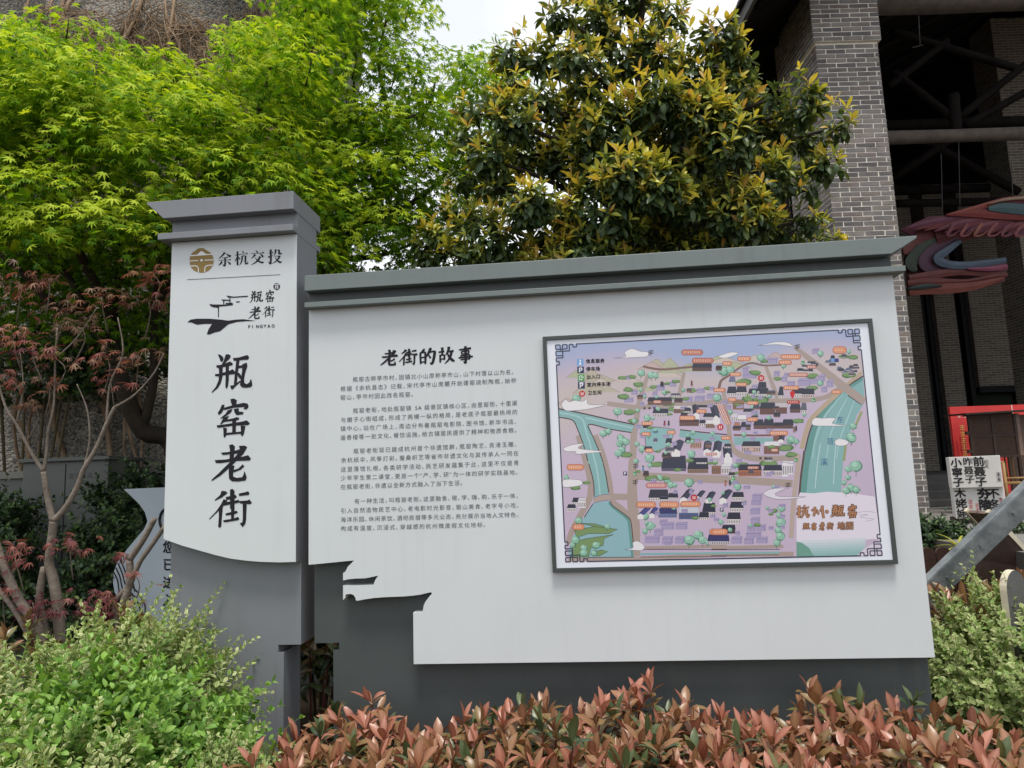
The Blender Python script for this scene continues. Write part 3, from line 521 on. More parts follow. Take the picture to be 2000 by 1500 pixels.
# buildings
def house(v, x, y, w_, h_, wall=18, roof=NAVY, wc=(222, 216, 218), sk=0.12, win=True):
    s = h_*sk; pr.poly(VW[v]([(x, y+h_-wall), (x+w_, y+h_-wall), (x+w_, y+h_), (x, y+h_)]), wc)
    if win:
        n = max(2, int(w_/16))
        for i in range(n):
            a = x+(i+0.3)*w_/n; pr.poly(VW[v]([(a, y+h_-wall*0.75), (a+w_/n*0.42, y+h_-wall*0.75), (a+w_/n*0.42, y+h_-wall*0.15), (a, y+h_-wall*0.15)]), (96, 78, 80))
    pr.poly(VW[v]([(x+s, y), (x+w_-s*0.3, y), (x+w_+4, y+h_-wall), (x-4, y+h_-wall)]), roof)
    pr.line(VW[v]([(x+s, y), (x+w_-s*0.3, y)]), 0.7, (108, 108, 122)); pr.line(VW[v]([(x-4, y+h_-wall), (x+w_+4, y+h_-wall)]), 0.6, (36, 34, 44))
def gable(v, x, y, w_, h_, lean=40, roof=NAVY):           # long house running away from the viewer
    pr.poly(VW[v]([(x, y+h_), (x, y+h_*0.68), (x+w_*0.5, y+h_*0.56), (x+w_, y+h_*0.68), (x+w_, y+h_)]), (228, 224, 226))
    pr.poly(VW[v]([(x-3, y+h_*0.68), (x+w_*0.5, y+h_*0.54), (x+w_*0.5+lean, y), (x+lean-3, y+h_*0.1)]), roof)
    pr.poly(VW[v]([(x+w_*0.5, y+h_*0.54), (x+w_+3, y+h_*0.68), (x+w_+lean+3, y+h_*0.12), (x+w_*0.5+lean, y)]), tuple(int(c*1.3) for c in roof))
BRN, RED, BLU = (126, 88, 76), (176, 104, 78), (60, 62, 110)
for a in (('A',1075,880,235,75,40,NAVY,(120,92,84)),('A',1510,548,190,75,36,NAVY,(96,66,62)),('A',1740,570,60,50,22,(70,48,46),(96,66,62)),('A',1125,990,150,85,40,NAVY,(214,206,210)),('A',1330,960,170,75,40,(214,204,206),(130,96,86)),('A',1560,955,150,30,8),('A',1620,1035,100,50,14),('A',1385,1080,190,80,44,(70,60,66),(110,78,72)),('A',1580,1100,60,60,26),('A',1640,1100,90,80,40,(226,222,224),(150,118,100)),('A',1030,1150,70,40,10),('A',1250,1280,60,60,14),('A',1490,1290,110,90,70,(190,150,136),(190,150,136)),('A',1440,1270,60,70,20),('A',1130,1280,40,40,8,(96,96,120)),
          ('C',1210,200,240,150,30,(56,58,78),(90,92,120)),('C',1465,220,200,150,40,NAVY,(150,120,104)),('C',1550,220,110,60,16),('C',1700,240,90,130,70,(206,196,200),(160,112,90)),('C',1800,280,60,90,50,(226,222,226),(226,222,226)),('C',1085,530,190,110,30,(58,60,76)),('C',1190,600,90,60,34,NAVY),('C',1275,565,95,65,22),('C',1180,710,180,95,40,BLU,(110,130,180)),('C',1380,700,190,120,60,(196,200,214),(80,100,150)),('C',1610,660,125,120,30),('C',1575,750,95,78,26),('C',1660,970,180,95,30,BLU,(210,206,216)),('C',340,610,90,70,26,NAVY,(226,224,230)),('C',395,610,75,100,70,(210,206,214),(226,224,230)),('C',290,675,80,70,34,NAVY),
          ('B',150,775,90,95,30),('B',240,775,100,95,40),('B',360,795,90,70,22),('B',445,730,90,130,40),('B',465,790,90,80,24),('B',650,775,50,115,30),('B',780,790,130,90,36),('B',880,795,120,90,36,NAVY,(206,190,190)),('B',205,905,110,95,60,(150,116,92),(150,112,84)),('B',470,930,150,118,60,NAVY,(112,72,64)),('B',625,930,110,110,60,(196,186,190),(120,78,70)),('B',765,945,100,85,40,NAVY,(96,70,70)),('B',870,935,55,100,30,(96,100,110)),('B',310,990,100,40,10),('B',190,1035,60,75,30,(210,206,214)),('B',255,1050,80,65,20,(228,226,232)),('B',285,1120,95,80,34,NAVY,(116,90,84)),('B',215,1125,60,80,40,(176,120,92),(150,104,84)),('B',410,1095,95,95,38,NAVY,(112,80,76)),('B',505,1090,100,100,38,NAVY,(112,80,76)),('B',605,1125,85,60,28,NAVY,(110,74,66)),('B',690,1095,105,90,38,NAVY,(96,70,68)),('B',600,1245,110,60,40,(150,92,74),(140,92,78)),('B',295,1310,180,110,64,NAVY,(200,180,176)),('B',510,1310,150,125,80,(222,220,226),(140,100,88)),('B',170,680,60,70,22,(110,112,150)),
          ('D',260,285,225,115,60,NAVY,(178,110,82)),('D',505,290,180,110,56,NAVY,(216,206,208)),('D',690,250,55,155,140,(226,224,230),(226,224,230)),('D',745,250,50,135,110,(214,212,222),(220,218,226)),('D',0,250,90,130,80,(196,184,190),(150,110,92)),('D',95,280,100,100,72,(222,220,226),(216,210,216)),('D',200,555,112,82,34),('D',178,650,130,96,36),('D',150,755,130,110,46),('D',100,875,130,85,44,NAVY,(60,56,66)),('D',0,975,170,92,32,BLU,(200,196,210))): house(*a)
for a in (('A',1520,945,60,150,-10),('A',1720,950,60,200,-20),('A',1310,1290,80,170,40),('A',1620,1300,70,150,10),('A',1720,1300,70,150,10),('B',15,950,50,190,-30),('B',10,1300,70,170,20),('B',120,1350,80,180,-10),('B',650,1245,50,80,15),
          ('C',1390,520,70,150,70),('C',1540,535,50,110,50),('C',1640,545,60,120,40),('C',1775,530,60,140,60),('D',75,525,70,150,60),('C',975,700,60,120,70,BLU),('C',1090,700,50,110,40,BLU),('C',1830,80,50,160,10)): gable(*a)
for k in range(26):                                        # roofs of the walled compound
    x, y = random.uniform(1100, 1400), random.uniform(450, 650)
    if abs((x-1100)*0.66-(y-440)) < 90: house('B', x, y, random.uniform(35, 70), random.uniform(22, 40), 8, random.choice([NAVY, (74, 70, 84), (92, 110, 140)]), (190, 176, 184), 0.12, False)
for k in range(150):                                       # small far roofs, shrubs and blocks filling the town
    u, v = random.uniform(0.24, 0.70), random.uniform(0.22, 0.92); q = pm(u, v); zx, zy = (q[0]-1050)*5, (q[1]-600)*5; t = random.random()
    if t < 0.35: pbox('A', zx, zy, random.uniform(40, 70), random.uniform(30, 48))
    elif t < 0.6: ptree('A', zx, zy, random.uniform(16, 26))
    elif t < 0.75: bush('A', zx, zy, random.uniform(25, 45))
    elif v < 0.62: house('A', zx, zy, random.uniform(45, 90), random.uniform(34, 60), random.uniform(14, 26), random.choice([NAVY, (70, 60, 66), (84, 84, 100)]), random.choice([(214, 206, 210), (150, 112, 96), (120, 88, 80)]))
for k in range(10): house('B', random.uniform(790, 1000), random.uniform(510, 620), random.uniform(40, 80), random.uniform(22, 38), 8, random.choice([NAVY, (74, 70, 84)]), (210, 204, 210), 0.12, False)
# name tags
def tagp(v, x, y, w_, h_=38, c=ORNG):
    q = VW[v]([(x, y), (x+w_, y+h_)]); x0, y0 = q[0]; x1, y1 = q[1]; r = (y1-y0)/2; m = (y0+y1)/2
    def caps(e): return [(x0+r-(r+e)*math.sin(t), m-(r+e)*math.cos(t)) for t in np.linspace(0, math.pi, 7)]+[(x1-r+(r+e)*math.sin(t), m+(r+e)*math.cos(t)) for t in np.linspace(0, math.pi, 7)]
    pr.poly(caps(0.5), ORND); pr.poly(caps(-0.3), c)
    n = max(3, int((x1-x0-2*r)/3.6)); 
    for i in range(n):
        a = x0+r*0.8+(x1-x0-1.6*r)*i/n; pr.line([(a, m-1.3), (a+2.0, m-1.5)], 0.8, (244, 222, 206)); pr.line([(a+0.2, m+1.4), (a+2.2, m+1.2)], 0.8, (244, 222, 206)); pr.line([(a+1.1, m-2.0), (a+1.0, m+1.9)], 0.6, (244, 222, 206))
for a in (('A',1405,415,210,52,(196,118,100)),('A',1508,497,210,48,(196,118,100)),('A',1725,792,110,32),('A',1550,998,100,36),('A',1385,1060,155,42),('A',1015,1118,108,34),('A',1015,1220,88,34),('A',1265,1205,82,34),('A',1050,1380,80,38),('A',1130,910,80,28,(206,150,140)),
          ('B',105,530,92,38),('B',252,482,130,42),('B',675,462,195,44),('B',655,518,125,40),('B',1182,385,135,66),('B',178,638,110,34),('B',20,792,112,34),('B',235,738,110,32),('B',700,768,152,38),('B',755,642,185,34,(206,140,130)),('B',930,570,95,26,(206,140,130)),('B',735,912,125,30,(190,50,48)),('B',160,884,80,34),('B',345,918,110,34),('B',345,1078,105,36),('B',565,1210,180,40),('B',92,1260,95,34),('B',1170,808,96,38),
          ('C',285,285,168,56),('C',340,868,116,56),('C',1058,466,205,48,(206,140,140)),('C',965,650,190,56),('C',1190,650,192,56),('C',1395,645,195,54),('C',1678,915,180,58),('D',0,915,155,58),('D',350,305,110,24,(206,140,130)),('D',360,130,60,18,(206,150,140)),('D',580,132,70,28,(206,150,140)),('C',1640,175,110,20,(206,140,130))): tagp(*a)
for k in range(9): tagp('B', 48+k*9, 952+k*22, 72, 13, (212, 150, 136))
# round toilet marks, exits, parking
for v, x, y, r in (('A',435,845,30),('A',1785,1170,32),('B',483,692,32),('B',85,1170,32),('C',1527,610,32)):
    q = VW[v]([(x, y)])[0]; pr.blob(q[0], q[1], r/5, r/5, (196, 48, 52), 18)
    for s in (-1, 1): pr.line([(q[0]+s*1.8, q[1]-2.6), (q[0]+s*1.6, q[1]+3)], 1.7, (240, 220, 220))
def sq(v, x, y, s, c): pr.poly(VW[v]([(x, y), (x+s, y), (x+s, y+s), (x, y+s)]), c)
for v, x, y in (('A',392,657),): sq(v, x, y, 66, (72, 150, 84)); pr.line(A([(440,672),(408,672),(408,706),(440,706)]), 1.5, (236, 240, 236)); pr.line(A([(425,692),(450,682)]), 1.5, (236, 240, 236))
for v, x, y in (('C',930,358),('B',975,890),('B',872,525),('D',195,400),('D',805,225)): sq(v, x, y, 36, (70, 150, 96)); pr.line(VW[v]([(x+8, y+8), (x+8, y+28), (x+28, y+20)]), 1.1, (230, 240, 232))
sq('A', 383, 505, 66, (116, 164, 218)); pr.line(A([(416,534),(416,558)]), 2.6, (240, 244, 250)); pr.blob(*A([(416,520)])[0], 1.6, 1.6, (240, 244, 250)); pr.line(A([(404,558),(428,558)]), 1.4, (240, 244, 250))
for v, x, y, s in (('A',387,580,66),('A',394,728,68),('C',836,355,38),('D',80,710,36)):
    sq(v, x, y, s, (36, 44, 88)); k = s/66
    pr.line(VW[v]([(x+22*k, y+56*k), (x+22*k, y+14*k), (x+40*k, y+14*k), (x+47*k, y+24*k), (x+40*k, y+36*k), (x+22*k, y+36*k)]), 1.8*k+0.3, (240, 242, 250))
pr.line(A([(404,742),(428,734),(454,742)]), 0.9, (240, 242, 250))
sq('B', 1165, 500, 34, (110, 160, 220)); sq('B', 1205, 500, 36, (40, 60, 130))
pr.poly(B([(762,838),(775,818),(800,815),(815,838),(805,870),(790,895),(772,870)]), (206, 30, 40))
# clouds
def cloud(v, pts, col=(230, 228, 232), ln=(120, 112, 124)):
    q = [tuple(p) for p in smoothpts(VW[v](pts+[pts[0]]), 4)]; pr.poly(q, col); pr.line(q, 0.7, ln)
cloud('A', [(750,498),(860,480),(850,440),(920,405),(1000,430),(1080,440),(1070,480),(960,490)]); cloud('A', [(230,950),(270,900),(310,925),(360,910),(440,920),(480,895),(500,950),(660,955),(540,985),(460,1000),(280,1010)])
cloud('C', [(245,130),(330,95),(450,85),(400,130),(640,158),(500,175),(380,185),(370,160),(280,160)]); cloud('C', [(245,440),(300,430),(420,440),(420,490),(250,505)]); cloud('C', [(850,1115),(930,1100),(930,1050),(980,1035),(1040,1080),(1020,1125)])
cloud('B', [(460,375),(620,340),(740,345),(790,385),(640,365)]); cloud('B', [(975,1120),(1010,1080),(1080,1085),(1160,1080),(1210,1090),(1180,1135),(1320,1158),(1150,1160),(1000,1155)]); cloud('B', [(1200,1310),(1240,1285),(1300,1295),(1340,1320),(1300,1350),(1220,1350)]); cloud('B', [(60,480),(180,440),(260,450),(170,490),(100,495)])
cloud('D', [(495,570),(580,525),(720,520),(620,570),(680,600),(930,600),(680,628),(560,605)], (222, 216, 230))
for p in ([(1415,755),(1520,745),(1600,755)], [(1440,780),(1530,775),(1450,800),(1590,820),(1500,840)]): pr.line(D(p), 0.7, (150, 140, 160), 4)
for v, x, y in (('A',1105,440),('B',835,385),('C',960,300),('C',955,455),('D',745,485)):     # little signposts
    q = VW[v]([(x, y)])[0]; pr.line([(q[0], q[1]-4), (q[0], q[1]+8)], 1.0, (44, 42, 46))
    for s in (-3, 0, 3): pr.line([(q[0]-5, q[1]+s+1), (q[0]+5, q[1]+s-1)], 1.3, (44, 42, 46))
for v, x, y, c in (('A',1240,1130,(150,50,60)),('A',1280,1130,(60,58,66)),('A',1505,740,(120,60,54)),('C',1030,320,(90,150,190)),('D',135,465,(190,110,90)),('D',178,460,(50,52,70)),('B',805,1190,(150,110,80)),('B',825,1180,(60,52,54)),('A',1207,748,(40,40,48)),('A',1222,748,(40,40,48))):
    q = VW[v]([(x, y)])[0]; pr.blob(q[0], q[1]-3, 1.8, 1.8, (80, 54, 48)); pr.poly([(q[0]-2.4, q[1]+4), (q[0]-1.4, q[1]-2), (q[0]+1.4, q[1]-2), (q[0]+2.4, q[1]+4)], c); pr.line([(q[0]-1, q[1]+4), (q[0]-1.2, q[1]+7)], 1, (50, 46, 50)); pr.line([(q[0]+1, q[1]+4), (q[0]+1.2, q[1]+7)], 1, (50, 46, 50))
# dotted railings
def rail(v, a, b, n):
    a = np.array(VW[v]([a])[0]); b = np.array(VW[v]([b])[0]); pr.line([a, b], 0.7, (60, 48, 52))
    for i in range(n): q = a+(b-a)*i/n; pr.line([q+(0, -1.5), q+(0, 1.2)], 0.8, (60, 48, 52))
rail('C', (1030,1115), (1850,1115), 46); rail('D', (0,1118), (670,1115), 38); rail('C', (1010,1190), (1850,1185), 46); rail('D', (0,1175), (660,1168), 38); pr.line(C([(1000,1160),(1850,1150)]), 4, TEAL); pr.line(D([(0,1150),(660,1145)]), 4, TEAL)
# frame line with fret corners
NV = (62, 66, 88)
def uv(u, v): return tuple(pm(u, v))
du, dv = 0.0075, 0.0100
for a, b in (((9*du, 0), (1-9*du, 0)), ((9*du, 1), (1-9*du, 1)), ((0, 9*dv), (0, 1-9*dv)), ((1, 9*dv), (1, 1-9*dv))): pr.line([uv(*a), uv(*b)], 2.3, NV)
for su in (0, 1):
    for sv in (0, 1):
        g = lambda a, b: uv(a*du if su == 0 else 1-a*du, b*dv if sv == 0 else 1-b*dv)
        for pl_ in ([(0,0),(2,0),(2,2),(0,2),(0,0)], [(3,0),(5,0),(5,2),(1.5,2)], [(3,0),(3,5),(0,5),(0,3),(2,3),(2,1.5)], [(2,3),(6,3),(6,0),(7.6,0),(7.6,1.3),(9.2,1.3),(9.2,0)], [(3,4),(3,6),(0,6),(0,7.6),(1.3,7.6),(1.3,9.2),(0,9.2)]):
            for i in range(len(pl_)-1): pr.line([g(*pl_[i]), g(*pl_[i+1])], 2.3, NV)
pr.make('map_drawing', M['print'], mp_)
print('MAPLAYERS', pr.k, pr.n); yL = yP-0.0002-pr.k*pr.step-0.0001
for t, a, b in (('信息服务', (470,528), (655,522)), ('停车场', (472,606), (612,600)), ('出入口', (476,684), (614,676)), ('室内停车场', (480,758), (714,748)), ('卫生间', (487,838), (628,832))):
    mb = MB(); place(mb, t, A([a])[0], A([b])[0], 8.8, yL, 0.025); mb.make('legend_lettering', M['ink'], mp_)
M['blue_ink'] = mat('blue_ink', (58, 110, 158), 0.4); M['brown_ink'] = mat('brown_ink', (170, 120, 88), 0.4); M['brown_line'] = mat('dark_brown_ink', (70, 46, 40), 0.4)
mb = MB()
for t, x, y in (('东', 1220, 1100), ('苕', 1125, 1310)): mb = MB(); q = B([(x, y)])[0]; place(mb, t, q, (q[0]+14, q[1]), 14, yL, 0.0); mb.make('river_lettering', M['blue_ink'], mp_)
mb = MB(); q = D([(1060, 262)])[0]; place(mb, '溪', q, (q[0]+15, q[1]), 15, yL, 0.0); mb.make('river_lettering', M['blue_ink'], mp_)
ot = (1545, 970); ZHOU = [([(660,280),(670,400),(630,550)],[50,56,44]),([(570,350),(620,400)],[40,46]),([(720,350),(745,450),(785,490)],[30,42,40]),([(800,420),(845,340)],[20,34]),([(868,245),(885,450),(912,605)],[54,58,44])]
pr = Print(yL, 0.00001)
def tbox(x0, y0, x1, y1): return (ot[0]+x0/14.286, ot[1]+y0/14.286, ot[0]+x1/14.286, ot[1]+y1/14.286)
for ex, gr, cl in ((2.6, 1.5, (78, 54, 48)), (0.8, 0.25, (178, 126, 92))):
    brush(pr, HANG, ot, 14.286, cl, ex, ((545, 180, 925, 575), tbox(150, 240, 510, 600))); brush(pr, ZHOU, ot, 14.286, cl, ex-0.6); q = tbox(1000, 420, 0, 0); pr.blob(q[0], q[1], 2.6+ex*0.5, 2.6+ex*0.5, cl)
    bigchar(pr, 0, tbox(1110, 240, 1490, 570), cl, gr); bigchar(pr, 1, tbox(1590, 220, 1830, 600), cl, gr)
    for k_, b_ in enumerate(((320, 740, 520, 920), (570, 730, 710, 940), (780, 715, 935, 935), (975, 725, 1185, 920))): bigchar(pr, k_, tbox(*b_), cl, gr*0.6)
pr.make('map_title_lettering', M['print'], mp_)
for bold, mt_, dy in ((0.06, 'brown_line', 0), (0.015, 'brown_ink', 0.0006)):
    mb = MB(); place(mb, '地图', D([(1225, 888)])[0], D([(1388, 882)])[0], 16, yL-dy*0.5-0.0003, bold); mb.make('map_title_lettering', M[mt_], mp_)
mb = MB(); place(mb, '里窑街', A([(1020, 988)])[0], A([(1165, 984)])[0], 5, yL, 0.01); mb.make('street_lettering', M['ink'], mp_)
mb = MB(); place(mb, '横街', D([(452, 226)])[0], D([(550, 224)])[0], 5, yL, 0.01); mb.make('street_lettering', M['ink'], mp_)
mb = MB(); place(mb, '十里渠', A([(1095, 1220)])[0], A([(1180, 1218)])[0], 5.4, yL, 0.0); mb.make('canal_lettering', M['blue_ink'], mp_)
lin = _lin0
# ------------------------------------------------------------------ ground and terrace
MB().box((-400, -400, -0.2), (400, 600, 0.0)).make('ground', M['soil'])['kind'] = 'structure'
th = R(6); BX = np.array([math.cos(th), math.sin(th), 0]); BY = np.array([-math.sin(th), math.cos(th), 0]); BZ = np.array([0, 0, 1.0])
O = P(1738, 300, 8.8)-BX*0.79; O[2] = 0
AX = (BX, BY, BZ)
def bw(a, b, z): return O+BX*a+BY*b+BZ*z
def loc(q): d = np.asarray(q)-O; return np.array([d@BX, d@BY, q[2]])
def hitb(px, py, b):                                       # ray meets the building plane b = const -> (a, z)
    r = ray(px, py); s = (b-(CAM-O)@BY)/(r@BY); q = loc(CAM+r*s); return q[0], q[2]
TZ = 0.98
M['paving'] = mat('paving', (120, 118, 114), 0.8, 0.2, 0.15, 3, 0.2, 20)
MB().box((-0.6, -4.2, 0.0), (16, 20, TZ), AX, O).make('terrace', M['paving'])['kind'] = 'structure'

# ------------------------------------------------------------------ brick hall
hall = thing('brick_hall', bw(0.4, 0.4, TZ), 'dark open timber-roofed hall with grey brick columns beyond the board', 'building')
bm_ = colmat('grey_brick', 0.85, 0.15)
_nt = bm_.node_tree; _b = _nt.nodes['Principled BSDF']; _t = N(_nt, 'ShaderNodeTexCoord'); _n = N(_nt, 'ShaderNodeTexNoise'); _n.inputs['Scale'].default_value = 4; _n.inputs['Detail'].default_value = 8; _n.inputs['Roughness'].default_value = 0.7
_g = N(_nt, 'ShaderNodeNewGeometry')
_nt.links.new(_g.outputs['Position'], _n.inputs['Vector']); _rp = N(_nt, 'ShaderNodeValToRGB'); _rp.color_ramp.elements[0].position = 0.3; _rp.color_ramp.elements[1].position = 0.75
_rp.color_ramp.elements[0].color = (0.62, 0.60, 0.58, 1); _rp.color_ramp.elements[1].color = (1.15, 1.12, 1.08, 1)
_mu = N(_nt, 'ShaderNodeMix'); _mu.data_type = 'RGBA'; _mu.blend_type = 'MULTIPLY'; _mu.inputs[0].default_value = 1
_nt.links.new(_n.outputs[0], _rp.inputs[0]); _nt.links.new(_nt.nodes['Attribute'].outputs['Color'], _mu.inputs[6]); _nt.links.new(_rp.outputs[0], _mu.inputs[7]); _nt.links.new(_mu.outputs[2], _b.inputs['Base Color'])
_n2 = N(_nt, 'ShaderNodeTexNoise'); _n2.inputs['Scale'].default_value = 55; _nt.links.new(_g.outputs['Position'], _n2.inputs['Vector']); _bp = N(_nt, 'ShaderNodeBump'); _bp.inputs['Strength'].default_value = 0.5; _bp.inputs['Distance'].default_value = 0.006
_nt.links.new(_n2.outputs[0], _bp.inputs['Height']); _nt.links.new(_bp.outputs[0], _b.inputs['Normal'])
M['brick'] = bm_
BRC = [(130, 127, 127), (120, 117, 118), (140, 135, 132), (106, 104, 107), (130, 122, 120), (128, 126, 127)]
_bk = {}
def brickmesh(l, k):
    key = (round(l, 3), k)
    if key not in _bk:
        rr = random.Random(k*31+int(l*1000)); t = 0.03; h = 0.0475
        V = [(x+rr.uniform(-.002, .002), y+(rr.uniform(-.003, .002) if y < 0 else 0), z+rr.uniform(-.003, .003)) for x in (0, l) for y in (-0.004, t) for z in (0, h)]
        _bk[key] = mesh('brick', V, [(0, 1, 3, 2), (4, 6, 7, 5), (0, 4, 5, 1), (2, 3, 7, 6), (0, 2, 6, 4), (1, 5, 7, 3)], M['brick'], cols=np.tile(lin(BRC[k]), (8, 1)))
    return _bk[key]
def bricked(parent, a0, b0, W, Dp, z0, z1, budget, name='column_core'):
    """brick-faced column; front (facing -b) and left (facing -a) courses; returns nothing"""
    core = MB().box((a0+0.002, b0+0.002, z0), (a0+W-0.002, b0+Dp, z1), AX, O).make(name, M['mortar'], parent)
    items = []; n = int((z1-z0)/0.063)
    Rf = Matrix(((BX[0], BY[0], 0), (BX[1], BY[1], 0), (0, 0, 1))); Rl = Matrix(((-BY[0], BX[0], 0), (-BY[1], BX[1], 0), (0, 0, 1)))
    for i in range(n):
        z = z0+i*0.063+0.006
        for face, Ln in ((0, W), (1, Dp)):
            x = 0.0; first = True
            while x < Ln-0.03:
                l = 0.234
                if first and (i+face) % 2 == 0: l = 0.115
                first = False
                if x+l > Ln-0.045: l = Ln-x
                l = round(min(l, Ln-x), 3)
                if face == 0: q = bw(a0+x, b0, z); Rm = Rf; mid = bw(a0+x+l/2, b0, z+0.026)
                else: q = bw(a0, b0+x+l, z); Rm = Rl; mid = bw(a0, b0+x+l/2, z+0.026)      # runs towards the viewer
                px, py, dd = proj(mid); area = l*(1.0 if face == 0 else 0.45)/dd
                vis = 0 < px < 2000 and 0 < py < 1000 and (py < 470-0.068*(px-1700) or px > 1742+(py-536)*0.1017)
                items.append((area if vis else area*0.01, l, q, Rm)); x += l+0.016
    order = sorted(range(len(items)), key=lambda k: -items[k][0]); V = []; Fc = []; Cl = []
    for rank, k in enumerate(order):
        _, l, q, Rm = items[k]; c = random.randrange(6); me = brickmesh(l, c)
        W4 = Rm.to_4x4(); W4.translation = Vector(q)
        if rank < budget: link(bpy.data.objects.new('brick', me), core, W4)
        else:
            o = len(V); V += [tuple(W4@v.co) for v in me.vertices]; Fc += [[o+i for i in p.vertices] for p in me.polygons]; Cl += [lin(BRC[c])]*8
    if V: tag(part('brick_courses', V, Fc, M['brick'], core, cols=np.array(Cl)), kind='stuff')
    return core
zc = loc(P(1716, 62, 8.8))[2]                               # underside of the column's wider head
bricked(hall, 0, 0, 0.79, 1.1, TZ, zc, 255, 'brick_column')
bricked(hall, -0.035, -0.035, 0.86, 1.17, zc+0.001, zc+0.8, 45, 'column_head')
# brick wall material for the far walls, too far to tell the bricks apart
def wallbrick(name, s=1.0):
    m = bpy.data.materials.new(name); m.use_nodes = True; nt = m.node_tree; b = nt.nodes['Principled BSDF']; b.inputs['Roughness'].default_value = 0.9
    tc = N(nt, 'ShaderNodeTexCoord'); br = N(nt, 'ShaderNodeTexBrick'); br.inputs['Scale'].default_value = 1.0/s
    br.inputs['Color1'].default_value = lin((126, 118, 108))+(1,); br.inputs['Color2'].default_value = lin((96, 90, 84))+(1,); br.inputs['Mortar'].default_value = lin((176, 168, 156))+(1,)
    br.inputs['Mortar Size'].default_value = 0.006; br.inputs['Brick Width'].default_value = 0.25; br.inputs['Row Height'].default_value = 0.063; br.inputs['Bias'].default_value = -0.2
    nt.links.new(tc.outputs['UV'], br.inputs['Vector']); nt.links.new(br.outputs['Color'], b.inputs['Base Color']); return m
M['wallbrick'] = wallbrick('far_brick')
def uvbox(name, a, b, parent, mt):
    o = MB().box(a, b, AX, O).make(name, mt, parent); me = o.data; u = me.uv_layers.new(name='UVMap')
    for p in me.polygons:
        for li in p.loop_indices:
            q = loc(me.vertices[me.loops[li].vertex_index].co); nn = Vector(p.normal)
            u.data[li].uv = (q[0], q[2]) if abs(nn.dot(Vector(BY))) > 0.7 else (q[1], q[2])
    return o
bb = 10.0
def strip(x0, x1, y=600): return hitb(x0, y, bb)[0], hitb(x1, y, bb)[0]
HZ = 1.42; TOP = 9.0
a0, a1 = strip(1800, 1853)
uvbox('brick_pier', (0.21, bb-0.25, HZ), (strip(1770, 1788)[1], bb+0.3, TOP), hall, M['wallbrick'])
uvbox('brick_pier', (strip(1815, 0)[0], bb-0.25, HZ), (strip(0, 1853)[1], bb+0.3, TOP), hall, M['wallbrick'])
uvbox('brick_pier', (strip(1882, 0)[0], bb-0.25, hitb(1900, 757, bb)[1]), (strip(0, 2000)[1]+6, bb+0.3, TOP), hall, M['wallbrick'])
MB().box((0.21, bb+0.32, HZ), (14, bb+0.5, TOP), AX, O).make('back_wall', M['black_frame'], hall)
for x0, x1 in ((1790, 1800), (1806, 1813), (1856, 1862), (1872, 1881)): MB().box((strip(x0, 0)[0], bb-0.1, HZ), (strip(0, x1)[1], bb+0.2, TOP-1.5), AX, O).make('door_post', M['black_frame'], hall)
zl = hitb(1900, 757, bb)[1]; MB().box((strip(1884, 0)[0], bb-0.2, zl-0.16), (12, bb+0.25, zl), AX, O).make('door_lintel', M['black_frame'], hall)
for x in (1960, 2040): MB().box((strip(x, 0)[0], bb-0.05, HZ), (strip(x, 0)[0]+0.1, bb+0.1, zl-0.16), AX, O).make('door_post', M['black_frame'], hall)
M['dark_glass'] = mat('dark_glass', (46, 54, 44), 0.08, 0.6); MB().box((strip(1884, 0)[0], bb+0.1, HZ), (12, bb+0.13, zl-0.16), AX, O).make('door_glass', M['dark_glass'], hall)
MB().box((0.0, 3.0, TZ+0.001), (14, 20, HZ), AX, O).make('hall_floor', M['stone'], hall)
for i in range(3): MB().box((0.9+0.002*i, 3.0-0.32*(i+1), TZ+0.002), (9, 3.0-0.32*i-0.001, HZ-0.115*(i+1)), AX, O).make('step', M['stone'], hall, bevel=0.01)
# roof: left slope rising to the right, eave parallel to the hall's depth
ez, ea = 7.22, -0.92; sl = 0.52
def rz(a): return ez+(a-ea)*sl
tz_ = 0.10
V = []; 
for b in (-0.7, 16):
    for a in (ea, 7.0):
        for h in (0, tz_): V.append(bw(a, b, rz(a)+h))
part('roof_deck', V, [(0, 1, 3, 2), (4, 6, 7, 5), (0, 4, 5, 1), (2, 3, 7, 6), (0, 2, 6, 4), (1, 5, 7, 3)], M['dark_timber'], hall)
V = []
for b in (-0.7, 16):
    for a, z in ((7.001, rz(7.0)), (7.001, rz(7.0)+tz_), (15, rz(7.0)-8*sl), (15, rz(7.0)-8*sl+tz_)): V.append(bw(a, b, z))
part('roof_deck', V, [(0, 1, 3, 2), (4, 6, 7, 5), (0, 4, 5, 1), (2, 3, 7, 6), (0, 2, 6, 4), (1, 5, 7, 3)], M['dark_timber'], hall)
M['tile'] = mat('roof_tile', (70, 70, 72), 0.8, 0.2, 0.2, 8, 0.3, 30); M['fascia'] = mat('fascia', (98, 96, 96), 0.7, 0.2)
MB().box((ea-0.05, -0.7, ez-0.09), (ea-0.002, 16, ez+0.06), AX, O).make('fascia_board', M['fascia'], hall)
for i in range(64):                                        # tile ends along the eave
    b = -0.6+i*0.16; mb = MB(); pts = [(0.085*math.cos(t), 0.05*math.sin(t)) for t in np.linspace(0, math.pi, 6)]
    V = [bw(ea-0.12, b+u, ez+0.07+v) for u, v in pts]+[bw(ea+0.6, b+u, rz(ea+0.6)+0.06+v) for u, v in pts]
    part('roof_tile', V, [(0, 1, 2, 3, 4, 5), (11, 10, 9, 8, 7, 6)]+[(j, j+6, j+7, j+1) for j in range(5)]+[(0, 5, 11, 6)], M['tile'], hall)
MB().box((0.1, 1.4, TZ), (0.2, bb, rz(0.15)-0.02), AX, O).make('added_side_wall', M['dark_timber'], hall)  # added wall: closes the open left side so the hall stays dark
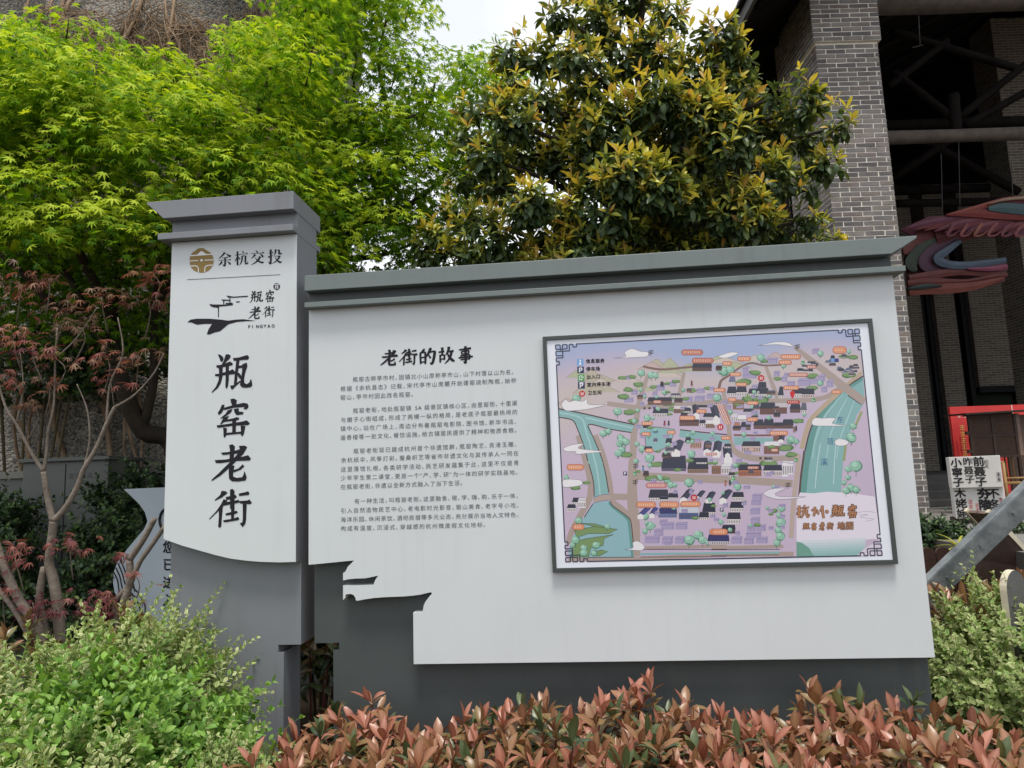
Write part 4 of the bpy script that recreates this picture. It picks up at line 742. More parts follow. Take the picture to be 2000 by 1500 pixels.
def gable(b, z0, nm):
    V = [bw(0.2, b, z0), bw(14.9, b, z0), bw(14.9, b, rz(7)-7.9*sl), bw(7, b, rz(7)-0.01), bw(ea, b, rz(ea)-0.01), bw(ea, b, z0)]
    V += [v+BY*0.06 for v in V]; n = 6
    part(nm, V, [list(range(n)), list(range(2*n-1, n-1, -1))]+[(i, i+n, (i+1) % n+n, (i+1) % n) for i in range(n)], M['dark_timber'], hall)
gable(bb+0.6, TOP-0.4, 'gable_wall')
MB().box((14.0, 0, TZ), (14.2, 16, 8.0), AX, O).make('added_side_wall', M['dark_timber'], hall)  # unseen right wall, added to keep daylight out of the hall
# timber trusses
def logbeam(nm, p, q, r, mt='log'):
    n = 8; pts = [np.array(p)+(np.array(q)-np.array(p))*i/n for i in range(n+1)]; return MB().tube(pts, [r*(1+0.05*math.sin(i*2.1)) for i in range(n+1)], 10).make(nm, M[mt], hall, True)
def BT(px, py, b): a, z = hitb(px, py, b); return bw(a, b, z)
a_, z_ = hitb(1870, 265, 1.4); logbeam('log_beam', bw(0.3, 1.4, z_), bw(9, 1.4, z_), 0.10)
a_, z2 = hitb(1850, 4, 0.25); logbeam('log_beam', bw(0.86, 0.25, z2), bw(9, 0.25, z2), 0.14)
logbeam('king_post', BT(1868, 258, 1.5), BT(1862, 185, 1.5), 0.08, 'dark_timber')
for p, q in (((1745, 140), (1862, 232)), ((1875, 228), (2010, 120)), ((1885, 245), (2030, 165)), ((1740, 60), (1990, 135)), ((1735, 170), (1850, 80))): logbeam('brace', BT(p[0], p[1], 2.2), BT(q[0], q[1], 2.2), 0.06, 'dark_timber')
for p, q in (((1740, 350), (1930, 225)), ((1760, 250), (1990, 375)), ((1745, 398), (2010, 392))): logbeam('brace', BT(p[0], p[1], 5.0), BT(q[0], q[1], 5.0), 0.08, 'dark_timber')
logbeam('brace', BT(1500, 133, 2.4), BT(1560, 160, 2.4), 0.09, 'dark_timber')
for b in (3.5, 6.5): logbeam('log_beam', bw(0.3, b, rz(0.3)-0.3), bw(9, b, rz(0.3)-0.3), 0.10, 'dark_timber')
for k in range(7): logbeam('rafter', bw(ea+0.05, -0.4+k*1.4, rz(ea)-0.05), bw(6.9, -0.4+k*1.4, rz(6.9)-0.08), 0.05, 'dark_timber')
# second brick column further in
q2 = P(2012, 600, 14.5); l2 = loc(q2)
uvbox('inner_column', (l2[0]-0.02, l2[1], HZ), (l2[0]+0.9, l2[1]+0.7, rz(l2[0])-0.1), hall, M['wallbrick'])
# hanging wires
for (x, y0, y1, b) in ((1794, 30, 88, 1.0), (1838, 300, 415, 2.5), (1872, 270, 405, 2.5), (1975, 310, 385, 2.5)): logbeam('hanging_wire', BT(x, y0, b), BT(x+3, y1, b), 0.006, 'fascia')
logbeam('hanging_wire', BT(1782, 93, 1.0), BT(1802, 88, 1.0), 0.007, 'fascia')

# ------------------------------------------------------------------ hanging bird sculpture
db = 10.6
bird = thing('bird_sculpture', P(1900, 560, db), 'large hanging bird sculpture with red, purple and blue ribbon feathers inside the hall', 'sculpture')
def ribbon(nm, pts, w, col, d=db, k=6, th_=0.03, dz=0.0):
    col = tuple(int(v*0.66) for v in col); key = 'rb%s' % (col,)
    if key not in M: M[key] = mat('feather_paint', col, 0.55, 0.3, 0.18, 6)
    q = smoothpts([P(a, b, d+(c[0] if c else 0)+dz) for a, b, *c in pts], k); n = len(q)
    ws = np.interp(np.linspace(0, 1, n), np.linspace(0, 1, len(w)), w)/1387*d; V = []
    for i in range(n):
        t = q[min(i+1, n-1)]-q[max(i-1, 0)]; t /= np.linalg.norm(t); s = np.cross(t, FWD); s /= np.linalg.norm(s)
        for e, f in ((-1, -1), (-1, 1), (0, 1.6), (1, 1), (1, -1), (0, -1.6)): V.append(q[i]+s*e*ws[i]/2+FWD*(-f)*th_/2)
    Fc = [(i*6+j, i*6+(j+1) % 6, (i+1)*6+(j+1) % 6, (i+1)*6+j) for i in range(n-1) for j in range(6)]+[tuple(range(6))[::-1], tuple(range((n-1)*6, n*6))]
    part(nm, V, Fc, M[key], bird)
o6, s6 = (1700, 380), 3.75
def R6(nm, pts, w, col, dz=0.0): ribbon(nm, Z(o6, s6, pts), [x/s6*1.3 for x in w], col, dz=dz)
def panel6(nm, pts, col, dz):
    key = 'rp%s' % (col,); M[key] = mat('painted_panel', col, 0.6, 0.25, 0.3, 5); q = [P(a, b, db+dz) for a, b in Z(o6, s6, pts)]; n = len(q); q = q+[v+FWD*0.03 for v in q]
    part(nm, q, [list(range(n)), list(range(2*n-1, n-1, -1))]+[(j, j+n, (j+1) % n+n, (j+1) % n) for j in range(n)], M[key], bird)
panel6('wing_panel', [(220,255),(330,205),(430,160),(550,155),(700,122),(870,75),(1010,40),(1320,22),(1320,285),(1100,280),(980,290),(860,300),(760,290),(660,320),(540,315),(420,330),(360,330)], (100, 56, 70), 0.16)
panel6('tail_panel', [(250,470),(290,390),(420,320),(560,295),(700,310),(640,360),(560,410),(530,450),(560,490),(690,505),(990,480),(1000,560),(985,640),(800,690),(560,715),(280,740),(270,600)], (84, 48, 50), 0.20)
R6('wing_edge', [(550,150),(700,118),(870,72),(1010,36),(1300,20)], [6, 26, 30, 26, 26], (190, 96, 82))
R6('wing_edge', [(860,70),(1010,34),(1300,16)], [4, 14, 16], (214, 186, 160), -0.05)
R6('wing_band', [(860,105),(960,98),(1100,108),(1320,120)], [18, 55, 60, 60], (92, 126, 136), -0.02)
R6('wing_band', [(560,150),(760,138),(960,150),(1320,165)], [10, 46, 52, 50], (160, 66, 62))
for k in range(13):
    x = 430+k*66; R6('feather', [(x+330, 150+k*1), (x+150, 178+k*2), (x-30, 212+k*5), (x-190+k*8, 255+k*6)], [10, 34, 30, 4], random.choice([(142, 80, 106), (156, 86, 102), (128, 74, 108), (166, 92, 96)]), 0.03+0.01*(k % 3))
for k in range(6): R6('feather_curl', [(600+k*110,215),(590+k*100,250),(560+k*100,300),(600+k*104,300),(650+k*106,262)], [20, 20, 14, 10, 4], random.choice([(176, 100, 104), (190, 116, 100), (158, 86, 104)]), -0.06)
R6('tail_band', [(330,330),(270,390),(250,440)], [40, 60, 10], (140, 78, 72), 0.08)
R6('tail_band', [(560,310),(380,400),(300,500),(330,560)], [30, 70, 80, 20], (78, 92, 80), 0.12)
R6('tail_band', [(640,320),(480,400),(400,490),(440,545),(560,550)], [30, 70, 80, 50, 10], (110, 74, 96), 0.10)
R6('tail_band', [(660,340),(560,410),(490,470),(560,510),(700,520),(860,500),(990,482)], [20, 40, 50, 44, 42, 36, 30], (104, 122, 146), 0.04)
R6('tail_band', [(700,545),(850,545),(1000,530)], [6, 26, 32], (178, 92, 124), 0.02)
R6('tail_band', [(280,610),(450,590),(640,565),(860,575),(1000,590)], [30, 46, 40, 44, 20], (142, 74, 70), 0.06)
R6('tail_band', [(270,650),(450,640),(700,635),(900,600),(985,600)], [30, 46, 20, 24, 10], (134, 66, 60), 0.03)
R6('tail_band', [(280,720),(400,700),(560,690),(760,670),(970,615)], [30, 50, 60, 46, 16], (160, 82, 70), 0.0)
R6('tail_band', [(270,690),(400,672),(520,668)], [10, 30, 6], (60, 78, 78), -0.03)
R6('body', [(480,330),(760,260),(1000,230),(1320,250)], [120, 90, 80, 90], (120, 46, 44), 0.10)
R6('body', [(260,440),(420,330),(560,290)], [60, 150, 90], (130, 60, 56), 0.14)

# ------------------------------------------------------------------ things on the terrace
def frame_at(px, py, d, yaw=0.0):
    q = P(px, py, d); t = th+yaw; return q, (np.array([math.cos(t), math.sin(t), 0]), np.array([-math.sin(t), math.cos(t), 0]), BZ)
def quad_print(name, parent, org, ax, W, H, items, y=-0.003):     # items: (text, x, z_top, size, colour, vertical)
    for txt, x, z, s, mt, bold in items:
        mb = MB()
        for i, ch in enumerate(txt):
            for sh in ((0, 0), (bold, 0), (0, bold), (bold, bold)) if bold else ((0, 0),):
                if ch == '#':                               # too small to read in the photograph: strokes only
                    V = np.array([(a, b) for x0_, y0_, x1_, y1_ in ((.1, .62, .85, .72), (.15, .32, .8, .42), (.05, .02, .9, .12), (.42, .0, .54, .8)) for a, b in ((x0_, y0_), (x1_, y0_), (x1_, y1_), (x0_, y1_))]); Fc = [[4*r+c for c in range(4)] for r in range(3)]+[[12, 13, 14, 15]]
                    V = V+np.array([0, 0.0]); mb.add([org+ax[0]*(x+v[0]*s)+ax[1]*(y-0.0004*(k_i >= 12))+ax[2]*(z-s*(i+0.9)+v[1]*s) for k_i, v in enumerate(V)], Fc); continue
                V, Fc = glyph(ch, 0.0)
                mb.add([org+ax[0]*(x+(v[0]+sh[0])*s)+ax[1]*(y-0.0004*(sh[0] > 0)-0.0008*(sh[1] > 0))+ax[2]*(z-s*(i+0.9)+(v[1]+sh[1])*s) for v in V], Fc)
        mb.make(name, mt, parent)
M['red_panel'] = mat('red_panel', (206, 62, 60), 0.5, 0.3, 0.08, 4); M['pale_ink'] = mat('pale_ink', (232, 206, 190), 0.6); M['yellow_ink'] = mat('yellow_ink', (216, 170, 96), 0.6); M['deep_red'] = mat('deep_red', (158, 44, 52), 0.6)
bo, bax = frame_at(1867, 900, 9.4, R(3)); bz0 = TZ; bo[2] = 0
W_ = 1.7; ztop = P(1867, 793, 9.4)[2]
bill = thing('red_billboard', bo+np.array([0, 0, TZ]), 'bright red display board with pale and yellow lettering behind the wooden sedan cabin', 'billboard')
MB().box((0, 0, TZ+0.12), (W_, 0.04, ztop), bax, bo).make('panel', M['red_panel'], bill)
MB().box((0.86, -0.006, TZ+0.13), (0.872, -0.001, ztop-0.002), bax, bo).make('seam', M['pale_ink'], bill)
for s in (0.1, 1.5): MB().box((s, 0.045, TZ), (s+0.05, 0.3, TZ+0.12), bax, bo).make('foot', M['black_frame'], bill)
quad_print('lettering', bill, bo, bax, 1, 1, [('#', 0.09, ztop-0.10, 0.055, M['pale_ink'], 0)])
for i, ch in enumerate('########'): quad_print('lettering', bill, bo, bax, 1, 1, [(ch, 0.17+i*0.055, ztop-0.105, 0.05, M['pale_ink'], 0)])
quad_print('lettering', bill, bo, bax, 1, 1, [('########', 0.10, ztop-0.24, 0.085, M['yellow_ink'], 0.0)])
for k in range(5):
    q = [(0.02+0.06*k+random.uniform(0, .04), ztop-0.4-random.random()*0.5) for _ in range(4)]
    mb = MB(); mb.tube([bo+bax[0]*x+bax[1]*-0.002+BZ*z for x, z in q], 0.003, 4); mb.make('branch_print', M['deep_red'], bill)
# wooden sedan cabin
so_, sax = frame_at(1903, 900, 8.5, R(-4)); so_[2] = 0; zt_ = P(1900, 810, 8.5)[2]; zb_ = P(1900, 893, 8.5)[2]; Ws = (1985-1893)/F*8.5*0.93
cab = thing('sedan_cabin', so_+np.array([0, 0, TZ]), 'dark brown slatted wooden sedan cabin with overhanging roof in front of the red board', 'cabin')
M['rattan'] = mat('rattan', (88, 66, 52), 0.8, 0.2, 0.25, 30, 0.4, 90)
for i in range(2):
    for j in range(2):
        z0 = zb_+(zt_-zb_)*j/2; MB().box((Ws*i/2+0.015, 0.01, z0+0.015), (Ws*(i+1)/2-0.015, 0.02, z0+(zt_-zb_)/2-0.015), sax, so_).make('side_panel', M['rattan'], cab)
for i in range(3): MB().box((Ws*i/2-0.015, -0.004, zb_ if i == 1 else TZ), (Ws*i/2+0.015, 0.03, zt_), sax, so_).make('post', M['brown'], cab)
for j in range(3): MB().box((0.016, -0.002, zb_+(zt_-zb_)*j/2-0.014), (Ws-0.016, 0.026, zb_+(zt_-zb_)*j/2+0.014), sax, so_).make('rail', M['brown'], cab)
for j in range(26):
    z = zb_+0.02+(zt_-zb_-0.04)*j/26; MB().box((0.018, 0.004, z), (Ws-0.018, 0.0095, z+0.008), sax, so_).make('slat', M['brown'], cab)
MB().box((Ws+0.02, 0.005, zb_), (Ws+0.06, 0.8, zt_), sax, so_).make('end_panel', M['brown2'], cab)
MB().box((Ws+0.06, 0.3, TZ+0.1), (Ws+0.6, 0.34, zt_), sax, so_).make('end_panel', M['brown2'], cab)
V = [so_+sax[0]*a+sax[1]*b+BZ*z for a, b, z in ((-0.10, -0.12, zt_+0.0), (Ws+0.9, -0.12, zt_+0.03), (Ws+0.9, 0.4, zt_+0.05), (-0.10, 0.4, zt_+0.02))]; V += [v+BZ*0.02 for v in V]
part('cabin_roof', V, [(3, 2, 1, 0), (4, 5, 6, 7), (0, 1, 5, 4), (1, 2, 6, 5), (2, 3, 7, 6), (3, 0, 4, 7)], M['brown'], cab)
for k in range(3): MB().box((-0.06, -0.01, zb_+0.05+0.22*k), (-0.016, 0.02, zb_+0.09+0.22*k), sax, so_).make('bracket', M['brown'], cab)
# bamboo chair
ch_o, cax = frame_at(1985, 960, 8.2, R(-10)); ch_o[2] = TZ; M['bamboo'] = mat('bamboo', (150, 116, 72), 0.5, 0.4, 0.2, 8)
chair = thing('bamboo_chair', ch_o, 'honey coloured bamboo armchair with curved back rail beside the sedan cabin', 'chair')
cp = lambda a, b, z: ch_o+cax[0]*a+cax[1]*b+BZ*z
for a in (-0.1, 0.4):
    for b in (0, 0.42): MB().tube([cp(a, b, 0), cp(a, b, 0.62 if b else 0.60)], 0.017, 8).make('leg', M['bamboo'], chair, True)
MB().tube(smoothpts([cp(-0.1, 0.0, 0.6), cp(-0.13, 0.25, 0.63), cp(-0.05, 0.43, 0.68), cp(0.15, 0.5, 0.70), cp(0.35, 0.43, 0.68), cp(0.43, 0.25, 0.63), cp(0.4, 0.0, 0.6)], 5), 0.017, 8).make('arm_rail', M['bamboo'], chair, True)
for k in range(9): MB().tube([cp(-0.09, 0.01+k*0.05, 0.36), cp(0.39, 0.01+k*0.05, 0.36)], 0.013, 6).make('seat_slat', M['bamboo'], chair, True)
for z in (0.18, 0.42): MB().tube([cp(-0.1, 0.0, z), cp(0.4, 0.0, z)], 0.012, 6).make('stretcher', M['bamboo'], chair, True)
for k in range(5): MB().tube([cp(-0.02+k*0.08, 0.45, 0.37), cp(-0.02+k*0.08, 0.47, 0.68)], 0.01, 6).make('back_slat', M['bamboo'], chair, True)
# two brushed cartons
M['carton'] = mat('carton_paper', (206, 203, 200), 0.8, 0.2, 0.06, 5); M['seal'] = mat('seal_red', (186, 86, 92), 0.7); M['brush'] = mat('brush_ink', (30, 29, 32), 0.7)
def carton(px, py, d, W, H, yaw, label, items):
    q, ax = frame_at(px, py, d, yaw)
    t = thing('carton', q, label, 'box', 'brushed cartons'); MB().box((0, 0, 0), (W, 0.34, H), ax, q).make('box', M['carton'], t, bevel=0.004)
    MB().box((W*0.49, -0.001, 0.003), (W*0.493, -0.0002, H-0.003), ax, q).make('fold_line', M['stone'], t)
    quad_print('lettering', t, q, ax, W, H, [(a, x*0.86, *r) for a, x, *r in items]); return t
dC = 7.3; k_ = dC/F; W1, H1 = 100*k_*0.84, 59*k_*1.02
B_, S_ = M['brush'], M['seal']
carton(1868, 1013, dC, W1*1.0, H1*0.98, R(-27), 'lower pale carton brushed with black characters and red seals', [('木姥姥', 0.005, H1*0.98, H1*0.325, B_, 0.05), ('夯隆', 0.235, H1*0.97, H1*0.36, B_, 0.07), ('不冬', 0.335, H1*0.95, H1*0.34, B_, 0.05), ('##', 0.135, H1*0.62, 0.05, S_, 0), ('##', 0.20, H1*0.5, 0.045, S_, 0), ('##', 0.44, H1*0.66, 0.05, S_, 0.03)])
carton(1860, 953.5, dC, W1*1.0, H1*1.0, R(-27), 'upper pale carton brushed with three columns of black characters', [('小寧子', 0.008, H1*0.98, H1*0.315, B_, 0.05), ('昨聂子', 0.135, H1*0.98, H1*0.28, B_, 0.03), ('前聂子', 0.235, H1*0.99, H1*0.32, B_, 0.05), ('前天', 0.345, H1*0.88, 0.045, B_, 0), ('##', 0.45, H1*0.48, 0.05, B_, 0)])
pt, pax = frame_at(1862, 1016, dC+0.02, R(-27)); hz = pt[2]; pt[2] = TZ
tab = thing('low_stand', pt, 'low dark wooden stand under the two cartons', 'stand'); MB().box((0, 0.0, max(0.02, hz-TZ)-0.03), (W1+0.05, 0.36, max(0.05, hz-TZ)), pax, pt).make('top', M['brown'], tab)
for a in (0.01, W1):
    for b in (0.02, 0.32): MB().box((a, b, 0), (a+0.035, b+0.03, max(0.02, hz-TZ)-0.031), pax, pt).make('leg', M['brown'], tab)

# ------------------------------------------------------------------ planter, fence, plank ramp, brace
M['picket'] = mat('picket', (68, 48, 41), 0.6, 0.3, 0.2, 8, 0.2, 40)
fo, fax = frame_at(1800, 1130, 5.2, R(-6)); fz1 = P(1830, 1068, 5.2)[2]; fo[2] = 0
fen = thing('picket_fence', fo, 'low brown wooden fence with rounded board tops by the plank ramp', 'fence')
for i in range(9):
    x = -0.3+i*0.105; pts = [(x+0.002, 0), (x+0.1, 0)]+[(x+0.051+0.049*math.cos(t), fz1-0.045+0.04*math.sin(t)) for t in np.linspace(0, math.pi, 8)]
    n = len(pts); V = [fo+fax[0]*a+BZ*z for a, z in pts]+[fo+fax[0]*a+fax[1]*0.022+BZ*z for a, z in pts]
    part('board', V, [list(range(n)), list(range(2*n-1, n-1, -1))]+[(j, j+n, (j+1) % n+n, (j+1) % n) for j in range(n)], M['picket'], fen)
MB().box((-0.3, 0.024, fz1-0.3), (0.64, 0.05, fz1-0.24), fax, fo).make('rail', M['picket'], fen)
dR = 4.9
ra = thing('plank_ramp', P(1900, 1120, dR)*np.array([1, 1, 0]), 'dark brown sloping wooden ramp with cream edged planks beside the steel brace', 'ramp')
A0 = P(1934, 1008, dR); A1 = P(2035, 1115, dR); sd_ = FWD*np.array([1, 1, 0]); sd_ /= np.linalg.norm(sd_)
low = P(1868, 1085, dR)
V = [A0, low, low*np.array([1, 1, 0])+BZ*0.0, A1*np.array([1, 1, 0])+BZ*0.0, A1]; n = 5; V = V+[v+sd_*0.03 for v in V]
part('side_panel', V, [list(range(n)), list(range(2*n-1, n-1, -1))]+[(j, j+n, (j+1) % n+n, (j+1) % n) for j in range(n)], M['brown'], ra)
dv_ = (A1-A0)/np.linalg.norm(A1-A0); nv_ = np.cross(dv_, sd_); nv_ = nv_ if nv_[2] > 0 else -nv_
Ln = np.linalg.norm(A1-A0)
for i in range(2):
    b0 = 0.032+i*0.10
    MB().box((-0.02, b0, 0.0), (Ln, b0+0.09, 0.025), (dv_, sd_, nv_), A0).make('plank', M['brown2'], ra)
MB().box((-0.03, -0.004, 0.004), (Ln, 0.03, 0.034), (dv_, sd_, nv_), A0).make('edge_strip', M['cream'], ra)
MB().box((-0.03, 0.235, 0.0), (Ln, 0.265, 0.034), (dv_, sd_, nv_), A0).make('edge_strip', M['cream'], ra)
s0 = P(1800, 1178, 4.25); s1 = P(2060, 928, 4.25)
br = thing('steel_brace', s0, 'slanting galvanised steel channel brace running up behind the board end', 'brace')
ld = (s1-s0)/np.linalg.norm(s1-s0); ud = np.cross(ld, FWD); ud /= np.linalg.norm(ud); ud = ud if ud[2] > 0 else -ud; fd = np.cross(ld, ud); fd = fd if fd@FWD > 0 else -fd
Lb = np.linalg.norm(s1-s0); w2 = 0.062
MB().box((0, -w2, 0), (Lb, w2, 0.006), (ld, ud, fd), s0).make('web', M['steel'], br)
for s in (-1, 1): MB().box((0, s*w2-0.004, 0.0065), (Lb, s*w2+0.004, 0.07), (ld, ud, fd), s0).make('flange', M['steel'], br)
MB().box((-0.04, -0.04, 0), (0.04, 0.04, 1), (BX, BY, BZ*(s1[2]+0.05)), s1*np.array([1, 1, 0])+fd*np.array([1, 1, 0])*0.12).make('post', M['steel'], br)
for f in (0.2, 0.45, 0.7): MB().tube([s0+ld*Lb*f-fd*0.006, s0+ld*Lb*f+fd*0.0], 0.014, 6).make('bolt_head', M['steel'], br)
# pale round-topped board
do = P(1985, 1150, 3.5); dsc = thing('round_board', do*np.array([1, 1, 0]), 'small round-topped cream edged board standing in the variegated bush', 'board')
dx = np.array([math.cos(R(35)), math.sin(R(35)), 0]); dy = np.array([-dx[1], dx[0], 0])
pts = [(-0.09, 0.0), (0.09, 0.0)]+[(0.09*math.cos(t), do[2]+0.0+0.09*math.sin(t)) for t in np.linspace(0, math.pi, 14)]
n = len(pts); V = [do*np.array([1, 1, 0])+dx*a+BZ*z for a, z in pts]; V += [v+dy*0.03 for v in V]
part('board', V, [list(range(n)), list(range(2*n-1, n-1, -1))], M['stone'], dsc); part('edge_strip', [v-dy*0.001*(i < n)+dy*0.001*(i >= n) for i, v in enumerate(V)], [(j, j+n, (j+1) % n+n, (j+1) % n) for j in range(n)], M['cream'], dsc)

# ------------------------------------------------------------------ left side: cabinet, wavy sign, pebble wall
dS = 4.75; yS2 = P(280, 1000, dS)[1]
ws_ = thing('wavy_sign', onY(330, 1250, yS2)*np.array([1, 1, 0]), 'pale blue-grey wavy-edged panel with brushed characters behind the pillar sign', 'sign')
ol = Z((0, 780), 3.125, [(1300,522),(1000,537),(755,548),(800,590),(850,640),(885,690),(900,745),(880,790),(830,850),(780,910),(740,960),(710,1010),(693,1060),(690,1120),(700,1180),(740,1230),(790,1300),(800,1400),(800,1560),(1300,1560)])
M['pale_blue'] = mat('pale_blue_paint', (168, 180, 190), 0.45, 0.4, 0.04, 2)
MB().prism(XZ(ol, yS2)[::-1], yS2, yS2+0.06).make('panel', M['pale_blue'], ws_)
mb = MB()
for ch, y in (('您', 1069), ('已', 1103), ('进', 1138), ('入', 1172)): place(mb, ch, (318, y), (342, y), 25, yS2-0.002, 0.02)
mb.make('lettering', M['ink'], ws_)
mb = MB(); mb.tube([onY(326+14*math.cos(t), 1016+22*math.sin(t), yS2-0.002) for t in np.linspace(0, 2*math.pi, 20)], 0.010, 5); mb.make('ring_mark', M['ink'], ws_)
for k in range(4): MB().tube(smoothpts([onY(a/3.125+0, 780+b/3.125, yS2-0.002) for a, b in ((735-k*14, 975+k*26), (760-k*14, 1040+k*22), (790-k*20, 1120+k*20), (850-k*25, 1190+k*22), (885-k*30, 1260+k*20), (880-k*32, 1330+k*10))], 4), 0.004, 5).make('contour_line', M['ink'], ws_)
dK = 5.4
ko = P(32, 1150, dK); ko[2] = 0; kax = (np.array([1.0, 0.06, 0])/math.hypot(1, .06), np.array([-0.06, 1.0, 0])/math.hypot(1, .06), BZ); kz = P(100, 893, dK)[2]; kw = (206-32)/F*dK
cbn = thing('utility_cabinet', ko, 'grey metal utility cabinet with thin overhanging lid in front of the pebble wall', 'cabinet')
MB().box((0, 0, 0.05), (kw, 0.45, kz-0.03), kax, ko).make('body', M['cabinet'], cbn, bevel=0.006); MB().box((-0.02, -0.03, kz-0.029), (kw+0.02, 0.48, kz), kax, ko).make('lid', M['cabinet'], cbn, bevel=0.004)
MB().box((kw*0.5, -0.003, 0.1), (kw*0.5+0.006, -0.0005, kz-0.05), kax, ko).make('door_gap', M['black_frame'], cbn); MB().box((0.01, -0.006, kz-0.98), (kw-0.01, -0.0005, kz-0.96), kax, ko).make('seam', M['black_frame'], cbn)
quad_print('lettering', cbn, ko, kax, 1, 1, [('#', kw*0.54, kz-0.12, 0.05, M['stone'], 0), ('#', kw*0.62, kz-0.12, 0.045, M['stone'], 0), ('#', kw*0.69, kz-0.12, 0.045, M['stone'], 0), ('#', kw*0.76, kz-0.12, 0.045, M['stone'], 0)], -0.004)
k2 = P(262, 1150, 5.9); k2[2] = 0; z2_ = P(290, 910, 5.9)[2]
cop = thing('retaining_wall', k2, 'low pale-capped retaining wall behind the wavy panel', 'wall'); MB().box((-1.2, 0, 0), (2.4, 0.25, z2_-0.06), kax, k2).make('wall', M['cabinet'], cop); MB().box((-1.2, -0.03, z2_-0.059), (2.4, 0.28, z2_), kax, k2).make('coping', mat('coping', (132, 130, 124), 0.8, 0.2, 0.1, 5), cop)
# pebble wall (exposed aggregate)
pm_ = bpy.data.materials.new('pebble_dash'); pm_.use_nodes = True; nt = pm_.node_tree; b = nt.nodes['Principled BSDF']; b.inputs['Roughness'].default_value = 0.8
tc = N(nt, 'ShaderNodeTexCoord'); vo = N(nt, 'ShaderNodeTexVoronoi'); vo.inputs['Scale'].default_value = 42; rp = N(nt, 'ShaderNodeValToRGB'); e = rp.color_ramp.elements
e[0].color = lin((92, 92, 94))+(1,); e[1].color = lin((176, 170, 156))+(1,); sx = N(nt, 'ShaderNodeSeparateColor'); nt.links.new(tc.outputs['Object'], vo.inputs['Vector']); nt.links.new(vo.outputs['Color'], sx.inputs[0]); nt.links.new(sx.outputs[0], rp.inputs[0])
n3 = N(nt, 'ShaderNodeTexNoise'); n3.inputs['Scale'].default_value = 1.4; nt.links.new(tc.outputs['Object'], n3.inputs['Vector']); m3 = N(nt, 'ShaderNodeMix'); m3.data_type = 'RGBA'; m3.blend_type = 'MULTIPLY'; m3.inputs[0].default_value = 0.6
nt.links.new(rp.outputs[0], m3.inputs[6]); nt.links.new(n3.outputs[0], m3.inputs[7]); nt.links.new(m3.outputs[2], b.inputs['Base Color'])
bp = N(nt, 'ShaderNodeBump'); bp.inputs['Strength'].default_value = 0.9; bp.inputs['Distance'].default_value = 0.02; bp.invert = True; nt.links.new(vo.outputs['Distance'], bp.inputs['Height']); nt.links.new(bp.outputs[0], b.inputs['Normal'])
M['pebble'] = pm_
dW = 7.2; yw = P(300, 400, dW)[1]; wxr_ = onY(622, 20, yw+0.25)[0]
pw = thing('pebble_wall', (wxr_-4, yw, 0), 'tall pebble-dashed wall hung with dry brown vines behind the maples', 'wall')
nx_, nz_ = 60, 40; V = []; rr = np.random.default_rng(3)
for j in range(nz_+1):
    for i in range(nx_+1):
        u, v = i/nx_, j/nz_; x = wxr_-9+9*u+0.10*math.sin(v*9)*(u > .95); z = v*8.5
        y = yw+0.35*v+0.25*math.sin(x*1.9+z*0.7)*math.sin(z*1.1+x*.4)+0.10*math.sin(x*5.3+z*3.1)+rr.normal(0, .02); V.append((x, y, z))
Fc = [(j*(nx_+1)+i, j*(nx_+1)+i+1, (j+1)*(nx_+1)+i+1, (j+1)*(nx_+1)+i) for j in range(nz_) for i in range(nx_)]
nV = len(V); V += [(x, yw+1.5, z) for x, y, z in V]; Fc += [tuple(q+nV for q in f[::-1]) for f in Fc]
rim = [i for i in range(nx_+1)]+[j*(nx_+1)+nx_ for j in range(1, nz_+1)]+[nz_*(nx_+1)+i for i in range(nx_-1, -1, -1)]+[j*(nx_+1) for j in range(nz_-1, 0, -1)]
Fc += [(rim[i], rim[i]+nV, rim[(i+1) % len(rim)]+nV, rim[(i+1) % len(rim)]) for i in range(len(rim))]
part('wall', V, Fc, M['pebble'], pw, True)
M['vine'] = mat('dry_vine', (150, 128, 106), 0.85, 0.2, 0.35, 4)
def wall_y(x, z): return yw+0.35*z/8.5+0.25*math.sin(x*1.9+z*0.7)*math.sin(z*1.1+x*.4)+0.10*math.sin(x*5.3+z*3.1)
mb = MB(); rv_ = random.Random(5)
for k in range(1500):
    q = P(rv_.uniform(-40, 640), rv_.uniform(-60, 240), dW); x, z = q[0], q[2]
    if x > wxr_-0.02: continue
    pts = []; a = rv_.uniform(-1.2, 1.2)-math.pi/2; n = rv_.randint(5, 10); off = rv_.uniform(0.02, 0.14)
    for i in range(n):
        pts.append((x, wall_y(x, z)-off-0.05*math.sin(i*1.3+k), z)); a += rv_.uniform(-0.6, 0.6); st = rv_.uniform(0.08, 0.2); x = min(x+math.cos(a)*st, wxr_); z += math.sin(a)*st
    mb.tube(smoothpts(pts, 2), [rv_.uniform(0.002, 0.007)*(1-0.5*i/(2*n)) for i in range(2*(n-1)+1)], 4, False)
for k in range(14):
    x = P(rv_.uniform(0, 620), 100, dW)[0]; pts = [(x+0.25*math.sin(i*0.7+k), wall_y(x, 8.3-i*0.75)-0.08, 8.3-i*0.75) for i in range(11)]; mb.tube(smoothpts(pts, 3), rv_.uniform(0.012, 0.028), 5, False)
vn = mb.make('dry_vine', M['vine'], None, True); tag(vn, 'tangle of bare brown vine stems hanging over the pebble wall', 'vine', kind='stuff')
